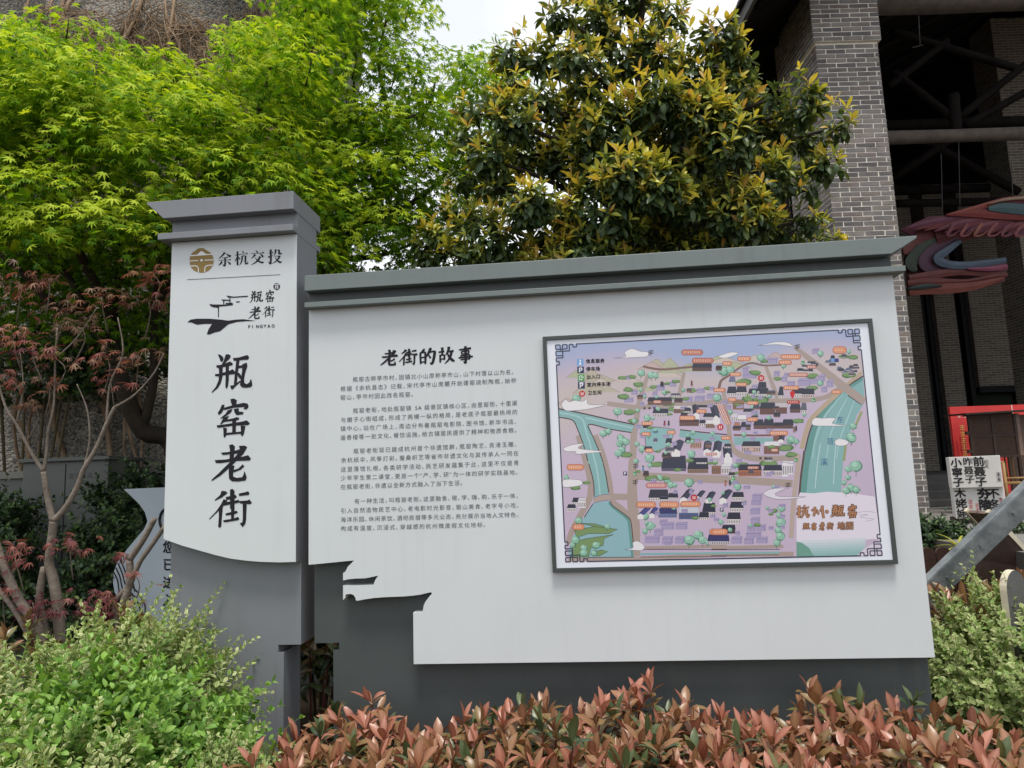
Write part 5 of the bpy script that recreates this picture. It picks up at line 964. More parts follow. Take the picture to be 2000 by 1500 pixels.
# ------------------------------------------------------------------ foliage tools
def unit(v): v = np.asarray(v, float); return v/(np.linalg.norm(v, axis=-1, keepdims=True)+1e-9)
def rand_unit(n): return unit(RNG.normal(size=(n, 3)))
def blade(ns, prof, fold, curl, wid=1.0):                  # leaf blade along +Y, unit length, facing +Z
    V = []; Mk = []
    for i in range(ns):
        t = i/(ns-1); w_ = np.interp(t, np.linspace(0, 1, len(prof)), prof)*wid; a = curl*t
        y = math.sin(a)/curl if abs(curl) > 1e-3 else t; z = -(1-math.cos(a))/curl if abs(curl) > 1e-3 else 0
        for s in (-1, 0, 1): V.append((s*w_*math.cos(fold), y, z+abs(s)*w_*math.sin(fold))); Mk.append(1-abs(s))
    Fc = []
    for i in range(ns-1):
        for s in (0, 1): Fc.append((i*3+s, i*3+s+1, i*3+s+4, i*3+s+3))
    return np.array(V), np.array(Fc), np.array(Mk, float)
def star(lobes, lens, valley, droop, wl=0.5):              # palmate maple leaf
    V = [(0, 0, 0)]; Mk = [1.0]; Fc = []; n = len(lobes); va = [lobes[0]-22]+[(lobes[i]+lobes[i+1])/2 for i in range(n-1)]+[lobes[-1]+22]
    for i in range(n+1):
        a = R(va[i]); r = valley*(1.0 if 0 < i < n else 0.55); V.append((r*math.sin(a), r*math.cos(a), -droop*r*r*0.6)); Mk.append(0.6)
    for i in range(n):
        a = R(lobes[i]); l = lens[i]; V.append((l*math.sin(a), l*math.cos(a), -droop*l*l)); Mk.append(0.0)
        k = 0.62; h = wl*l*0.5; ax, ay = math.sin(a), math.cos(a)
        for s in (-1, 1): V.append((l*k*ax+s*h*ay*0.42, l*k*ay-s*h*ax*0.42, -droop*(l*k)**2+0.01)); Mk.append(0.3)
        t = n+2+i*3; Fc.append((0, 1+i, t+1, t+1)); Fc.append((0, t+1, t, t+2)); Fc.append((0, t+2, 2+i, 2+i))
    tris = []
    for f in Fc:
        tris.append((f[0], f[1], f[2])); 
        if f[3] != f[2]: tris.append((f[0], f[2], f[3]))
    return np.array(V), np.array(tris), np.array(Mk)
OV = [0.03, 0.19, 0.25, 0.24, 0.15, 0.01]; LAN = [0.02, 0.10, 0.165, 0.18, 0.13, 0.01]
T_PHO = [blade(6, LAN, 0.38, c) for c in (0.15, 0.5, 0.9, 1.3)]
T_PRI = [blade(5, [0.04, 0.24, 0.29, 0.20, 0.01], 0.22, c) for c in (0.2, 0.6)]
T_IVY = [blade(4, [0.05, 0.30, 0.22, 0.01], 0.15, c) for c in (0.3, 0.7)]
T_MAP = [star((-118, -78, -38, 0, 38, 78, 118), (.42, .72, .92, 1.0, .92, .72, .42), 0.30, d_, 0.46) for d_ in (0.10, 0.28, 0.45)]
T_RED = [star((-110, -70, -34, 0, 34, 70, 110), (.5, .8, .95, 1.0, .95, .8, .5), 0.16, d_, 0.30) for d_ in (0.2, 0.5, 0.8)]
def hidden_by_sign(px, py, dd):
    h = (dd > 3.75) & (((px > 320) & (px < 585) & (py > 400) & (py < 1260)) | ((px > 600) & (px < 1745) & (py > 545-0.068*(px-600)) & (py < 1290)))
    return h
class Leaves:
    def __init__(s, T, pal): s.T = T; s.pal = pal; s.A = []
    def add(s, o, d, n, size, wid, t, c):
        k = len(o); f = lambda v: np.broadcast_to(np.asarray(v, float), (k,)); s.A.append((np.asarray(o, float), unit(d), np.asarray(n, float), f(size), f(wid), f(t).astype(int), f(c).astype(int)))
    def build(s, parent, material, nobj, leaf_name='leaf', bulk='foliage', cell=9.0):
        o, d, n, sz, wd, t, c = [np.concatenate([a[i] for a in s.A]) for i in range(7)]
        x = unit(np.cross(d, n)); z = np.cross(x, d)
        cen = o+d*sz[:, None]*0.5; px, py, dd = proj(cen)
        ok = (px > 5) & (px < 1995) & (py > 5) & (py < 1495) & (dd > 0.5) & ~hidden_by_sign(px, py, dd)
        pick = np.zeros(len(o), bool)
        if nobj:
            key = (px//cell).astype(int)*1000+(py//cell).astype(int); order = np.argsort(dd); seen = set(); cand = []
            for i in order:
                if ok[i] and key[i] not in seen: seen.add(key[i]); cand.append(i)
            face = np.abs(np.einsum('ij,ij->i', z, unit(CAM-cen)))
            sc = sz*wd*(0.25+face)/dd; cand = sorted(cand, key=lambda i: -sc[i])[:nobj]; pick[cand] = True
        Vs = []; Fs = []; Cs = []; base = 0
        for k, (TV, TF, TM) in enumerate(s.T):
            m = (t == k) & ~pick
            if not m.any(): continue
            S = sz[m][:, None, None]; W = wd[m][:, None, None]
            V = o[m][:, None]+S*(TV[None, :, 0:1]*W*x[m][:, None]+TV[None, :, 1:2]*d[m][:, None]+TV[None, :, 2:3]*z[m][:, None])
            N_ = m.sum(); nv = len(TV); Vs.append(V.reshape(-1, 3)); Fs.append((TF[None]+(np.arange(N_)*nv)[:, None, None]+base).reshape(-1, TF.shape[1])); base += N_*nv
            pm_ = np.array([lin(q[0]) for q in s.pal]); pe = np.array([lin(q[1]) for q in s.pal]); cc = c[m]; j = RNG.uniform(0.85, 1.15, (N_, 1, 1))
            Cs.append(((pe[cc][:, None]*(1-TM)[None, :, None]+pm_[cc][:, None]*TM[None, :, None])*j).reshape(-1, 3))
        ob = part(bulk, np.concatenate(Vs), np.concatenate(Fs), material, parent, True, np.concatenate(Cs)); ob['kind'] = 'stuff'
        cache = {}
        for i in np.nonzero(pick)[0]:
            key = (t[i], c[i])
            if key not in cache:
                TV, TF, TM = s.T[t[i]]; a, b = np.array(lin(s.pal[c[i]][0])), np.array(lin(s.pal[c[i]][1]))
                cache[key] = mesh(leaf_name, TV, TF, material, True, b[None]*(1-TM)[:, None]+a[None]*TM[:, None])
            W4 = Matrix([[x[i][r]*sz[i]*wd[i], d[i][r]*sz[i], z[i][r]*sz[i], o[i][r]] for r in range(3)]+[[0, 0, 0, 1]])
            link(bpy.data.objects.new(leaf_name, cache[key]), parent, W4)
def rosette(Lv, p, ax, n, size, wid, spread, cols, tcurl=4):
    """n leaves whorled round a shoot tip; the inner ones stand up, the outer ones spread"""
    ax = unit(ax); u = unit(np.cross(ax, (0.3, 0.9, 0.2))); v = np.cross(ax, u); ph = RNG.uniform(0, 6.28)
    k = np.arange(n); a = ph+k*2.4; f = (k+0.5)/n; sp = R(1)*(spread[0]+(spread[1]-spread[0])*f+RNG.normal(0, 7, n))
    rad = np.cos(a)[:, None]*u+np.sin(a)[:, None]*v
    d = np.cos(sp)[:, None]*ax+np.sin(sp)[:, None]*rad; nn = np.cos(sp)[:, None]*(-rad)+np.sin(sp)[:, None]*ax+RNG.normal(0, .26, (n, 3))
    o = p-ax*(f*size*0.35)[:, None]
    ci = np.array([RNG.choice(cols[min(len(cols)-1, int(q*len(cols)))]) for q in f])
    Lv.add(o, d, nn, size*RNG.uniform(0.75, 1.12, n)*(0.72+0.35*np.sin(math.pi*np.clip(f+0.15, 0, 1))), wid*RNG.uniform(0.85, 1.15, n), np.clip((f*len(Lv.T)+RNG.normal(0, .5, n)), 0, len(Lv.T)-1).astype(int), ci)
def mound_pts(cen, rad, n, inner=(0.7, 1.0), zmin=-0.2):
    q = rand_unit(n*3); q = q[q[:, 2] > zmin][:n]; rr = RNG.uniform(inner[0]**3, inner[1]**3, len(q))**(1/3)
    lump = 1+0.10*np.sin(q[:, 0]*7+cen[0]*3)*np.sin(q[:, 1]*6+q[:, 2]*5)
    return np.array(cen)+q*np.array(rad)*(rr*lump)[:, None], unit(q/np.array(rad))
def privet(name, label, lobes, pal, shoots, leaf, nobj, stemmat, matl, wid=1.0, group=None, up=0.35, T=None):
    c0 = np.array(lobes[0][0], float); t = thing(name, (c0[0], c0[1], 0), label, 'shrub', group); Lv = Leaves(T or T_PRI, pal); st = MB()
    for cen, rad, fr in lobes:
        p, nr = mound_pts(cen, rad, int(shoots*fr), (0.55, 1.0)); d0 = unit(nr*1.0+np.array([0, 0, up])+RNG.normal(0, .35, p.shape))
        for q, d in zip(p, d0):
            L_ = RNG.uniform(0.09, 0.24); m = int(L_/(leaf*0.50))+2; bend = RNG.normal(0, .5, 3)*L_
            s_ = np.linspace(0.05, 1, m); pts = q+np.outer(s_*L_, d)+np.outer(s_**2, bend*0.4); tg = unit(d+bend*0.6)
            u = unit(np.cross(tg, (0.2, 0.5, 0.8))); v = np.cross(tg, u)
            if RNG.random() < 0.5: st.tube([q, pts[m//2], pts[-1]], [0.0022, 0.0018, 0.001], 3, False)
            for side in (-1, 1):
                ang = np.arange(m)*1.57+RNG.normal(0, .35, m); rd = side*(np.cos(ang)[:, None]*u+np.sin(ang)[:, None]*v)
                op = 0.95-0.5*s_; dd = rd*op[:, None]+tg*(1.0-op*0.55)[:, None]; nn = tg-rd*0.5+np.array([0, 0, .5])+RNG.normal(0, .25, (m, 3))
                Lv.add(pts, dd, nn, leaf*(1.05-0.45*s_)*RNG.uniform(.8, 1.15, m), wid, RNG.integers(0, len(Lv.T), m), RNG.integers(0, len(pal), m))
    st.make('stems', stemmat, t)['kind'] = 'stuff'
    for k in range(7):
        a = RNG.uniform(0, 6.28); e = c0+np.array([math.cos(a)*lobes[0][1][0]*.5, math.sin(a)*lobes[0][1][1]*.5, 0.1]); MB().tube(smoothpts([(c0[0]+.05*math.cos(a), c0[1]+.05*math.sin(a), 0), (c0+e)/2*np.array([1, 1, .5]), e], 4), [0.012]*8+[0.006], 5).make('branch', M['twig'], t, True)
    Lv.build(t, matl, nobj); return t

# ------------------------------------------------------------------ clipped shrubs
M['leaf_privet'] = leafmat('privet_leaf', 0.45, 0.35, 0.30); M['leaf_var'] = leafmat('variegated_leaf', 0.5, 0.3, 0.25)
M['leaf_red'] = leafmat('red_leaf', 0.34, 0.55, 0.18, (1.1, 0.85, 0.65)); M['leaf_yel'] = leafmat('yellow_leaf', 0.36, 0.4, 0.36, (1.2, 1.0, 0.45)); M['leaf_map'] = leafmat('maple_leaf', 0.65, 0.15, 0.45, (1.2, 1.12, 0.35)); M['leaf_rmap'] = leafmat('red_maple_leaf', 0.5, 0.3, 0.3, (1.3, 0.7, 0.6)); M['leaf_dark'] = leafmat('dark_leaf', 0.4, 0.4, 0.15)
GP = [((136, 172, 84), (120, 162, 66)), ((118, 158, 72), (104, 148, 58)), ((148, 180, 98), (132, 172, 80)), ((98, 138, 62), (86, 126, 52)), ((140, 174, 78), (124, 164, 62))]
VP = [((112, 142, 76), (202, 202, 148)), ((122, 152, 84), (190, 194, 134)), ((102, 138, 68), (150, 174, 102)), ((124, 154, 84), (172, 186, 120)), ((138, 160, 100), (214, 210, 162))]
privet('green_privet', 'bright green leafy privet bush in front of the pillar sign foot', [(P(275, 1440, 2.95)*np.array([1, 1, 0])+np.array([0, 0, .30]), (0.34, 0.40, 0.53), .42), (P(150, 1400, 2.75)*np.array([1, 1, 0])+np.array([0, 0, .3]), (0.34, .36, .50), .3), (P(335, 1480, 2.85)*np.array([1, 1, 0])+np.array([0, 0, .23]), (0.20, 0.28, 0.38), .28)], GP, 1100, 0.058, 300, M['stem_green'], M['leaf_privet'], 1.05)
privet('variegated_privet', 'cream-edged privet bush under the thin red maple stems', [(P(255, 1400, 3.35)*np.array([1, 1, 0])+np.array([0, 0, .40]), (0.46, 0.34, 0.56), .6), (P(50, 1400, 3.1)*np.array([1, 1, 0])+np.array([0, 0, .32]), (0.40, .4, .54), .4)], VP, 1200, 0.040, 200, M['stem_green'], M['leaf_var'])
privet('variegated_privet', 'low cream-edged privet bush in front of the green privet', [(P(70, 1500, 2.45)*np.array([1, 1, 0])+np.array([0, 0, .30]), (0.36, .32, .36), 1)], VP, 700, 0.042, 200, M['stem_green'], M['leaf_var'])
privet('variegated_privet', 'small cream-edged privet tuft between green privet and red hedge', [(P(415, 1500, 2.72)*np.array([1, 1, 0])+np.array([0, 0, .28]), (0.09, .18, .27), 1)], VP, 300, 0.030, 120, M['stem_green'], M['leaf_var'])
privet('variegated_privet', 'large cream-edged privet bush beside the right end of the white board', [(P(2000, 1380, 3.55)*np.array([1, 1, 0])+np.array([0, 0, .36]), (0.40, 0.45, 0.50), .7), (P(1890, 1420, 3.65)*np.array([1, 1, 0])+np.array([0, 0, .28]), (0.16, .3, .40), .3)], VP, 1400, 0.040, 300, M['stem_green'], M['leaf_var'])

# ------------------------------------------------------------------ red photinia hedge
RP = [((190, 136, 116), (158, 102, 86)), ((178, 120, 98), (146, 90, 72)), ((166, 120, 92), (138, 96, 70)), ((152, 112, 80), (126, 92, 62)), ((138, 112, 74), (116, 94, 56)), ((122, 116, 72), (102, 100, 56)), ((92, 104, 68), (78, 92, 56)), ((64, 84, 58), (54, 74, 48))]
def hedge_plant(label, x0, x1, y0, y1, n, nobj, zfun, cols=None, size=0.108, group='red-leaved hedge plants'):
    t = thing('photinia_shrub', ((x0+x1)/2, (y0+y1)/2, 0), label, 'shrub', group); Lv = Leaves(T_PHO, RP); cx, cy = (x0+x1)/2, (y0+y1)/2
    pts = []; tries = 0; mind = 0.75*math.sqrt((x1-x0)*(y1-y0)/n)
    while len(pts) < n and tries < 6000:
        tries += 1; q = (random.uniform(x0, x1), random.uniform(y0, y1))
        if all((q[0]-r[0])**2+(q[1]-r[1])**2 > mind**2 for r in pts): pts.append(q)
    for (x, y) in pts:
        z = zfun(x, y)+RNG.normal(0, .045); p = np.array([x, y, z]); ax = np.array([RNG.normal(0, .22), RNG.normal(-0.12, .22), 1.0])
        red = RNG.random(); young = [[0, 1], [0, 1, 2], [1, 2, 3], [3, 4]] if red < 0.42 else ([[1, 2, 3], [2, 3], [3, 4], [4, 5]] if red < 0.86 else [[5, 6], [6], [6, 7], [7]])
        rosette(Lv, p, ax, int(RNG.integers(6, 9)), size, 1.0, (8, 62), cols or young)
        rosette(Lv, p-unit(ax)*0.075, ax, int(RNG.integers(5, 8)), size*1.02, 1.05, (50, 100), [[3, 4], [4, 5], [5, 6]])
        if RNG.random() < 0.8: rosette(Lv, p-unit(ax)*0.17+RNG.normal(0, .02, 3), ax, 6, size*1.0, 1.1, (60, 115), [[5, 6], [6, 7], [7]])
        b = np.array([cx+(x-cx)*0.35, cy+(y-cy)*0.35, 0.02]); MB().tube(smoothpts([b, (b+p)/2+np.array([0, 0, .05]), p-unit(ax)*0.02], 3), [0.006]*3+[0.004]*3+[0.0025], 4, False).make('stem', M['stem_red'], t, True)
    Lv.build(t, M['leaf_red'], nobj, cell=13); return t
def hz_(x, y): return 0.475+0.03*math.sin(x*4.1+1)+0.025*math.sin(x*9+y*5)-0.02*max(0, -0.6-y)*2-0.16*max(0, min(1, (x-1.45)/0.35))
HX = [-1.30, -0.55, 0.10, 0.62, 1.14, 1.70, 2.3]
wl_ = ['below the pillar sign foot', 'below the stepped corner of the board', 'below the white panel corner', 'below the framed map', 'below the map corner', 'at the board end by the cream-edged bush']
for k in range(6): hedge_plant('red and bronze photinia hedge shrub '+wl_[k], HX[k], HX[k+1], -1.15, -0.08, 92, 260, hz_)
hedge_plant('bronze photinia sprigs seen through the gap between pillar and board', P(585, 1330, 4.1)[0], P(665, 1330, 4.1)[0], 0.36, 0.62, 5, 40, lambda x, y: 0.66+0.18*math.sin(x*23+y*11), [[2, 3], [3, 4], [4, 5], [6]], 0.11, 'photinia behind the signs')
hedge_plant('brown photinia clump at the foot of the red maples', -3.6, -2.2, 0.15, 0.6, 26, 70, lambda x, y: 0.72+0.1*math.sin(x*9), [[3, 4], [4], [4, 5], [5, 6]], 0.12, 'photinia behind the signs')
hedge_plant('dusky photinia sprigs behind the big cream-edged bush', 1.9, 2.7, 0.35, 0.9, 18, 60, lambda x, y: 0.86+0.07*math.sin(x*9), [[1, 3], [3, 4], [4], [6]], 0.11, 'photinia behind the signs')
# ------------------------------------------------------------------ trees
def limb(t, nm, pts, r0, r1, mt, k=5, n=7):
    q = smoothpts(pts, k); m = len(q); return MB().tube(q, [r0+(r1-r0)*(i/(m-1)) for i in range(m)], n).make(nm, mt, t, True)
def maple_pads(Lv, pads, leaf, per, cols, dens=1.0):
    for c, Rd, out in pads:
        n = int(per*(Rd/0.35)**2*dens); a = RNG.uniform(0, 6.28, n); r = np.sqrt(RNG.random(n))*Rd
        el = RNG.uniform(0.7, 1.0); dx, dy = r*np.cos(a), r*np.sin(a)*el
        tilt = out*0.45                                          # fans lean outwards and droop at the rim
        p = c+np.stack([dx, dy, -0.45*r*r/Rd+tilt[0]*dx*-0.5+tilt[1]*dy*-0.5+RNG.normal(0, .035, n)], 1)
        rad = np.stack([np.cos(a), np.sin(a)*el, -0.25-0.5*(r/Rd)], 1); d = unit(rad+np.array([out[0], out[1], 0])*0.6+RNG.normal(0, .35, (n, 3)))
        nn = np.array([0, 0, 1.0])+np.array([out[0], out[1], 0])*0.35+RNG.normal(0, .38, (n, 3))
        Lv.add(p, d, nn, leaf*RNG.uniform(.65, 1.15, n), RNG.uniform(.85, 1.1, n), RNG.integers(0, len(Lv.T), n), RNG.choice(cols, n))
        m = n//2; a = RNG.uniform(0, 6.28, m); r = np.sqrt(RNG.random(m))*Rd*0.85       # older leaves underneath, coloured darker to paint shade below the fan
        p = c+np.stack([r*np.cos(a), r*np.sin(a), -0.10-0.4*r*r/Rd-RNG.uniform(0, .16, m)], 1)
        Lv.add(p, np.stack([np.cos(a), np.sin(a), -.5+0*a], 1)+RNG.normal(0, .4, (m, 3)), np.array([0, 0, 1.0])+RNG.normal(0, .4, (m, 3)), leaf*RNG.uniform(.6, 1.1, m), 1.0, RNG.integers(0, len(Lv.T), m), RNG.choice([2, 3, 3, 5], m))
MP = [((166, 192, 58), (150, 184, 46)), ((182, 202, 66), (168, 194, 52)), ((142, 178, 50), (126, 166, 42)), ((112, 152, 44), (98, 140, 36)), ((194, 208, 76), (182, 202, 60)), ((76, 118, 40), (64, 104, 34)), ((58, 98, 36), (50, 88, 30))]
def px_pads(n, xr, ytop, ybot, dr, Rr, center):
    out = []
    while len(out) < n:
        x = RNG.uniform(*xr); y = RNG.uniform(-160, 640)
        if not (ytop(x) < y < ybot(x)): continue
        d = RNG.uniform(*dr); q = P(x, y, d); o = q-center; o[2] *= .3; out.append((q, RNG.uniform(*Rr), unit(o)[:2]*1.0))
    return out
# left green maple
c1_ = P(220, 420, 6.0); m1 = thing('green_maple', P(350, 980, 5.9)*np.array([1, 1, 0]), 'bright green Japanese maple with dark slanting trunk behind the pillar sign', 'tree', 'green maples')
g0 = P(350, 980, 5.9)*np.array([1, 1, 0]); 
limb(m1, 'trunk', [g0, P(345, 905, 5.85), P(278, 841, 5.7), P(245, 770, 5.6), P(228, 710, 5.5)], 0.085, 0.06, M['bark_dark'])
for pts in ([(228, 710, 5.5), (195, 650, 5.4), (165, 600, 5.3), (140, 550, 5.3), (95, 495, 5.2), (40, 400, 5.2), (10, 300, 5.2)], [(228, 710, 5.5), (222, 620, 5.5), (235, 500, 5.4), (220, 380, 5.3), (180, 250, 5.2), (190, 120, 5.2)], [(278, 841, 5.7), (300, 740, 5.6), (302, 600, 5.5), (330, 450, 5.4), (380, 300, 5.3), (420, 180, 5.3)], [(165, 600, 5.3), (110, 600, 5.1), (50, 540, 4.9), (-20, 480, 4.8)], [(302, 600, 5.5), (370, 480, 5.4), (450, 330, 5.3), (510, 200, 5.3), (540, 80, 5.3)], [(222, 620, 5.5), (150, 480, 5.0), (110, 350, 4.8), (90, 250, 4.7)]):
    limb(m1, 'branch', [P(*q) for q in pts], 0.04, 0.010, M['bark_dark'])
tp = lambda x: 34+np.interp(x, [-300, 0, 40, 140, 210, 255, 315, 350, 400, 430, 490, 560, 640], [-10, 0, -10, -20, 10, 105, 40, 45, 85, 35, -10, -50, -90])
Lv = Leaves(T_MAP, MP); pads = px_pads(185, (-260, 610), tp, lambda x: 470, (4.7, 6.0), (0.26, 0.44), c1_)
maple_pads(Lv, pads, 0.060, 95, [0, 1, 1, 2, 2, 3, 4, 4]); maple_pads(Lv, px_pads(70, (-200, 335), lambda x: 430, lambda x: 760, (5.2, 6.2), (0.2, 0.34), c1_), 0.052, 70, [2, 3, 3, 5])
near = [(P(x, y, d), r_, unit((P(x, y, d)-c1_)*np.array([1, 1, .2]))[:2]) for x, y, d, r_ in ((70, 330, 4.5, .34), (160, 400, 4.5, .34), (260, 380, 4.5, .30), (-10, 400, 4.5, .34), (200, 230, 4.7, .36), (90, 160, 4.7, .36), (300, 260, 4.7, .36), (60, 440, 4.5, .26), (310, 440, 4.6, .22), (460, 290, 4.8, .34), (540, 240, 4.9, .36), (420, 190, 4.9, .32), (560, 130, 5.0, .34), (370, 330, 4.7, .3))]
maple_pads(Lv, near, 0.060, 120, [0, 1, 1, 4, 4])
for c, Rd, o_ in pads[::3]: limb(m1, 'twig', [P(proj(c)[0]-10, proj(c)[1]+70, proj(c)[2]+0.15), c-np.array([0, 0, .12]), c], 0.008, 0.003, M['bark_dark'], 3, 4)
Lv.build(m1, M['leaf_map'], 300, cell=16)
# right green maple, thinner, sky behind
c2_ = P(760, 330, 6.4); m2 = thing('green_maple', P(655, 980, 6.5)*np.array([1, 1, 0]), 'fresh green Japanese maple with sky gaps between pillar sign and yellow-green tree', 'tree', 'green maples')
g0 = P(655, 980, 6.5)*np.array([1, 1, 0]); limb(m2, 'trunk', [g0, P(650, 700, 6.5), P(640, 560, 6.5), P(662, 505, 6.4), P(690, 450, 6.4)], 0.075, 0.05, M['bark_dark'])
for pts in ([(690, 450, 6.4), (740, 360, 6.3), (760, 250, 6.3), (740, 120, 6.2), (760, 20, 6.2)], [(690, 450, 6.4), (800, 400, 6.2), (870, 340, 6.2), (890, 280, 6.3)], [(640, 560, 6.5), (610, 450, 6.3), (640, 330, 6.2), (660, 200, 6.2), (650, 80, 6.2)], [(740, 360, 6.3), (700, 250, 6.1), (690, 140, 6.1)], [(662, 505, 6.4), (740, 500, 6.2), (820, 470, 6.1)], [(760, 250, 6.3), (830, 215, 6.3), (850, 160, 6.3)]):
    limb(m2, 'branch', [P(*q) for q in pts], 0.034, 0.008, M['bark_dark'])
tp2 = lambda x: np.interp(x, [520, 640, 700, 790, 835, 850, 900, 930, 960, 1000, 1060], [-60, -160, -160, -60, 40, 110, 50, 60, 90, 80, 140])
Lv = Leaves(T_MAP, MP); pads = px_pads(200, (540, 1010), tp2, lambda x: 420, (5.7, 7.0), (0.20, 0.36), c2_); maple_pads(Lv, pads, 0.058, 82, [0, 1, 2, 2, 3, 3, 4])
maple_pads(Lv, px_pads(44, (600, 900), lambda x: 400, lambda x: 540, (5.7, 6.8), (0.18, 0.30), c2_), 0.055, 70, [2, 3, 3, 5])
maple_pads(Lv, [(P(x, y, d), r_, unit((P(x, y, d)-c2_)*np.array([1, 1, .2]))[:2]) for x, y, d, r_ in ((660, 370, 5.1, .30), (640, 440, 5.1, .26), (700, 300, 5.3, .30), (760, 400, 5.4, .28), (620, 280, 5.2, .32), (720, 200, 5.5, .3), (800, 300, 5.6, .3), (690, 480, 5.3, .22))], 0.058, 110, [0, 1, 1, 4])
for c, Rd, o_ in pads[::3]: limb(m2, 'twig', [P(proj(c)[0]-8, proj(c)[1]+60, proj(c)[2]+0.1), c-np.array([0, 0, .12]), c], 0.007, 0.003, M['bark_dark'], 3, 4)
Lv.build(m2, M['leaf_map'], 300, cell=16)

# yellow-green photinia tree
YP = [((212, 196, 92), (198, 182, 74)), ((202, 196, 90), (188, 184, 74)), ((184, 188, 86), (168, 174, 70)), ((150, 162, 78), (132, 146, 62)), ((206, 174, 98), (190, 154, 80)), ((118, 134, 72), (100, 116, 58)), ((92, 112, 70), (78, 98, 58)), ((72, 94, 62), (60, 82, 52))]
yt = thing('photinia_tree', P(1250, 980, 5.6)*np.array([1, 1, 0]), 'dense evergreen tree with yellow-orange new leaves behind the story board', 'tree')
SIL = [(1130, -60), (1340, -60), (1345, 40), (1368, 120), (1390, 60), (1460, 75), (1490, 175), (1550, 195), (1640, 225), (1640, 330), (1590, 400), (1615, 470), (1590, 540), (810, 545), (845, 460), (875, 380), (915, 320), (895, 225), (980, 165), (995, 100), (1080, 50)]
def inside(x, y, pl):
    r = False
    for i in range(len(pl)):
        (x0, y0), (x1, y1) = pl[i-1], pl[i]
        if (y0 > y) != (y1 > y) and x < (x1-x0)*(y-y0)/(y1-y0)+x0: r = not r
    return r
rl_ = random.Random(11); LOB = []; k = 0
while len(LOB) < 66 and k < 9000:
    k += 1; x, y = rl_.uniform(830, 1640), rl_.uniform(-80, 540)
    if not inside(x, y, SIL): continue
    rx = rl_.uniform(38, 92); ry = rx*rl_.uniform(.6, .95)
    if any(((x-a)**2+(y-b)**2)**.5 < 0.57*(rx+c) for a, b, c, *_ in LOB): continue
    if not (inside(x-rx*.7, y, SIL) and inside(x+rx*.7, y, SIL) and inside(x, y-ry*.7, SIL)): rx *= .55; ry *= .55
    bul = max(0, 1-((x-1240)/420)**2-((y-330)/360)**2)**.5; LOB.append((x, y, rx, ry, 5.75-0.85*bul+rl_.uniform(-.34, .30)))
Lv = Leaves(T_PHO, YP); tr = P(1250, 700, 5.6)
limb(yt, 'trunk', [P(1250, 980, 5.6)*np.array([1, 1, 0]), P(1250, 800, 5.6), tr, P(1245, 520, 5.7), P(1255, 300, 5.7), P(1265, 120, 5.7)], 0.10, 0.03, M['bark_dark'])
for (x, y, rx, ry, d) in LOB:
    c = P(x, y, d); k = d/F; rad = np.array([rx*k, 0.8*(rx+ry)/2*k, ry*k])
    limb(yt, 'branch', [P(1250, min(700, y+180), 5.7), (P(1250, min(700, y+120), 5.7)+c)/2, c], 0.030, 0.010, M['bark_dark'])
    n = int(rx*ry*3.14/500); q = rand_unit(n*8); vw = unit(CAM-c); q = q[(q@vw > -0.35) & (q[:, 2] > -0.55)][:int(n*1.7)]
    for s in q:
        up = s[2]; p = c+s*rad*RNG.uniform(.78, 1.08)+np.array([0, 0, max(0, up)*abs(RNG.normal(0, .085))]); ax = s*0.75+np.array([0, 0, .75])+RNG.normal(0, .25, 3)
        if RNG.random() < 0.80+0.7*up:
            yg = RNG.random(); cl = [[0, 4, 1], [0, 1], [1, 2], [2, 3]] if yg < .5 else ([[1, 2], [2, 3], [3], [3, 5]] if yg < 0.85 else [[3, 5], [5], [5, 6], [6]])
            rosette(Lv, p, ax, int(RNG.integers(6, 9)), 0.090, 0.95, (18, 98), cl)
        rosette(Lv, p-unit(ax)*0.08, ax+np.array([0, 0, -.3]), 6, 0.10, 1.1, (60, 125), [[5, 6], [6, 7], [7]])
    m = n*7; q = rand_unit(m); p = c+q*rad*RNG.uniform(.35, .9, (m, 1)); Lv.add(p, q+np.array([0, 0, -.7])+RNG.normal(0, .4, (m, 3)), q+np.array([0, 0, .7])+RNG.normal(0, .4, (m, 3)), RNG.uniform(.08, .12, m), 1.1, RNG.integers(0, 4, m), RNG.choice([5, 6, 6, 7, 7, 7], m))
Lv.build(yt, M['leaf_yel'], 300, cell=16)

# thin red maples
RM = [((150, 98, 90), (132, 82, 74)), ((164, 116, 92), (146, 100, 76)), ((122, 68, 74), (104, 56, 62)), ((116, 90, 74), (100, 76, 62)), ((154, 128, 106), (136, 110, 90))]
def red_maple(label, d, limbs, clusters, nobj=120):
    b = limbs[0][0][0]; q0 = P(b[0], b[1], d); q0[2] = 0; t = thing('red_maple', q0, label, 'tree', 'thin red maples'); Lv = Leaves(T_RED, RM)
    for i, (pts, r0, r1) in enumerate(limbs):
        w3 = [P(a[0], a[1], d+(a[2] if len(a) > 2 else 0)) for a in pts]
        if i == 0: w3 = [q0]+w3
        limb(t, 'trunk' if i == 0 else 'branch', w3, r0, r1, M['bark'], 5, 8)
    for x, y, n, rr_, dz, cs in clusters:
        n = int(n*0.7)
        c = P(x, y, d+dz); k = RNG.normal(0, 1, (n, 3))*np.array([rr_, rr_*.7, rr_*.42])/F*d; p = c+k
        dr_ = unit(k*np.array([1, 1, .3])+np.array([0, -.25, 0]))+np.array([0, 0, -.35])+RNG.normal(0, .3, (n, 3))
        Lv.add(p, dr_, np.array([0, -.4, 1.0])+RNG.normal(0, .4, (n, 3)), RNG.uniform(.032, .058, n), 1.0, RNG.integers(0, 3, n), RNG.choice(cs, n))
        limb(t, 'twig', [P(x+RNG.normal(0, 15), y+70, d+dz+.05), P(x+RNG.normal(0, 8), y+25, d+dz), c], 0.005, 0.002, M['bark'], 3, 4)
    Lv.build(t, M['leaf_rmap'], nobj, cell=12); return t
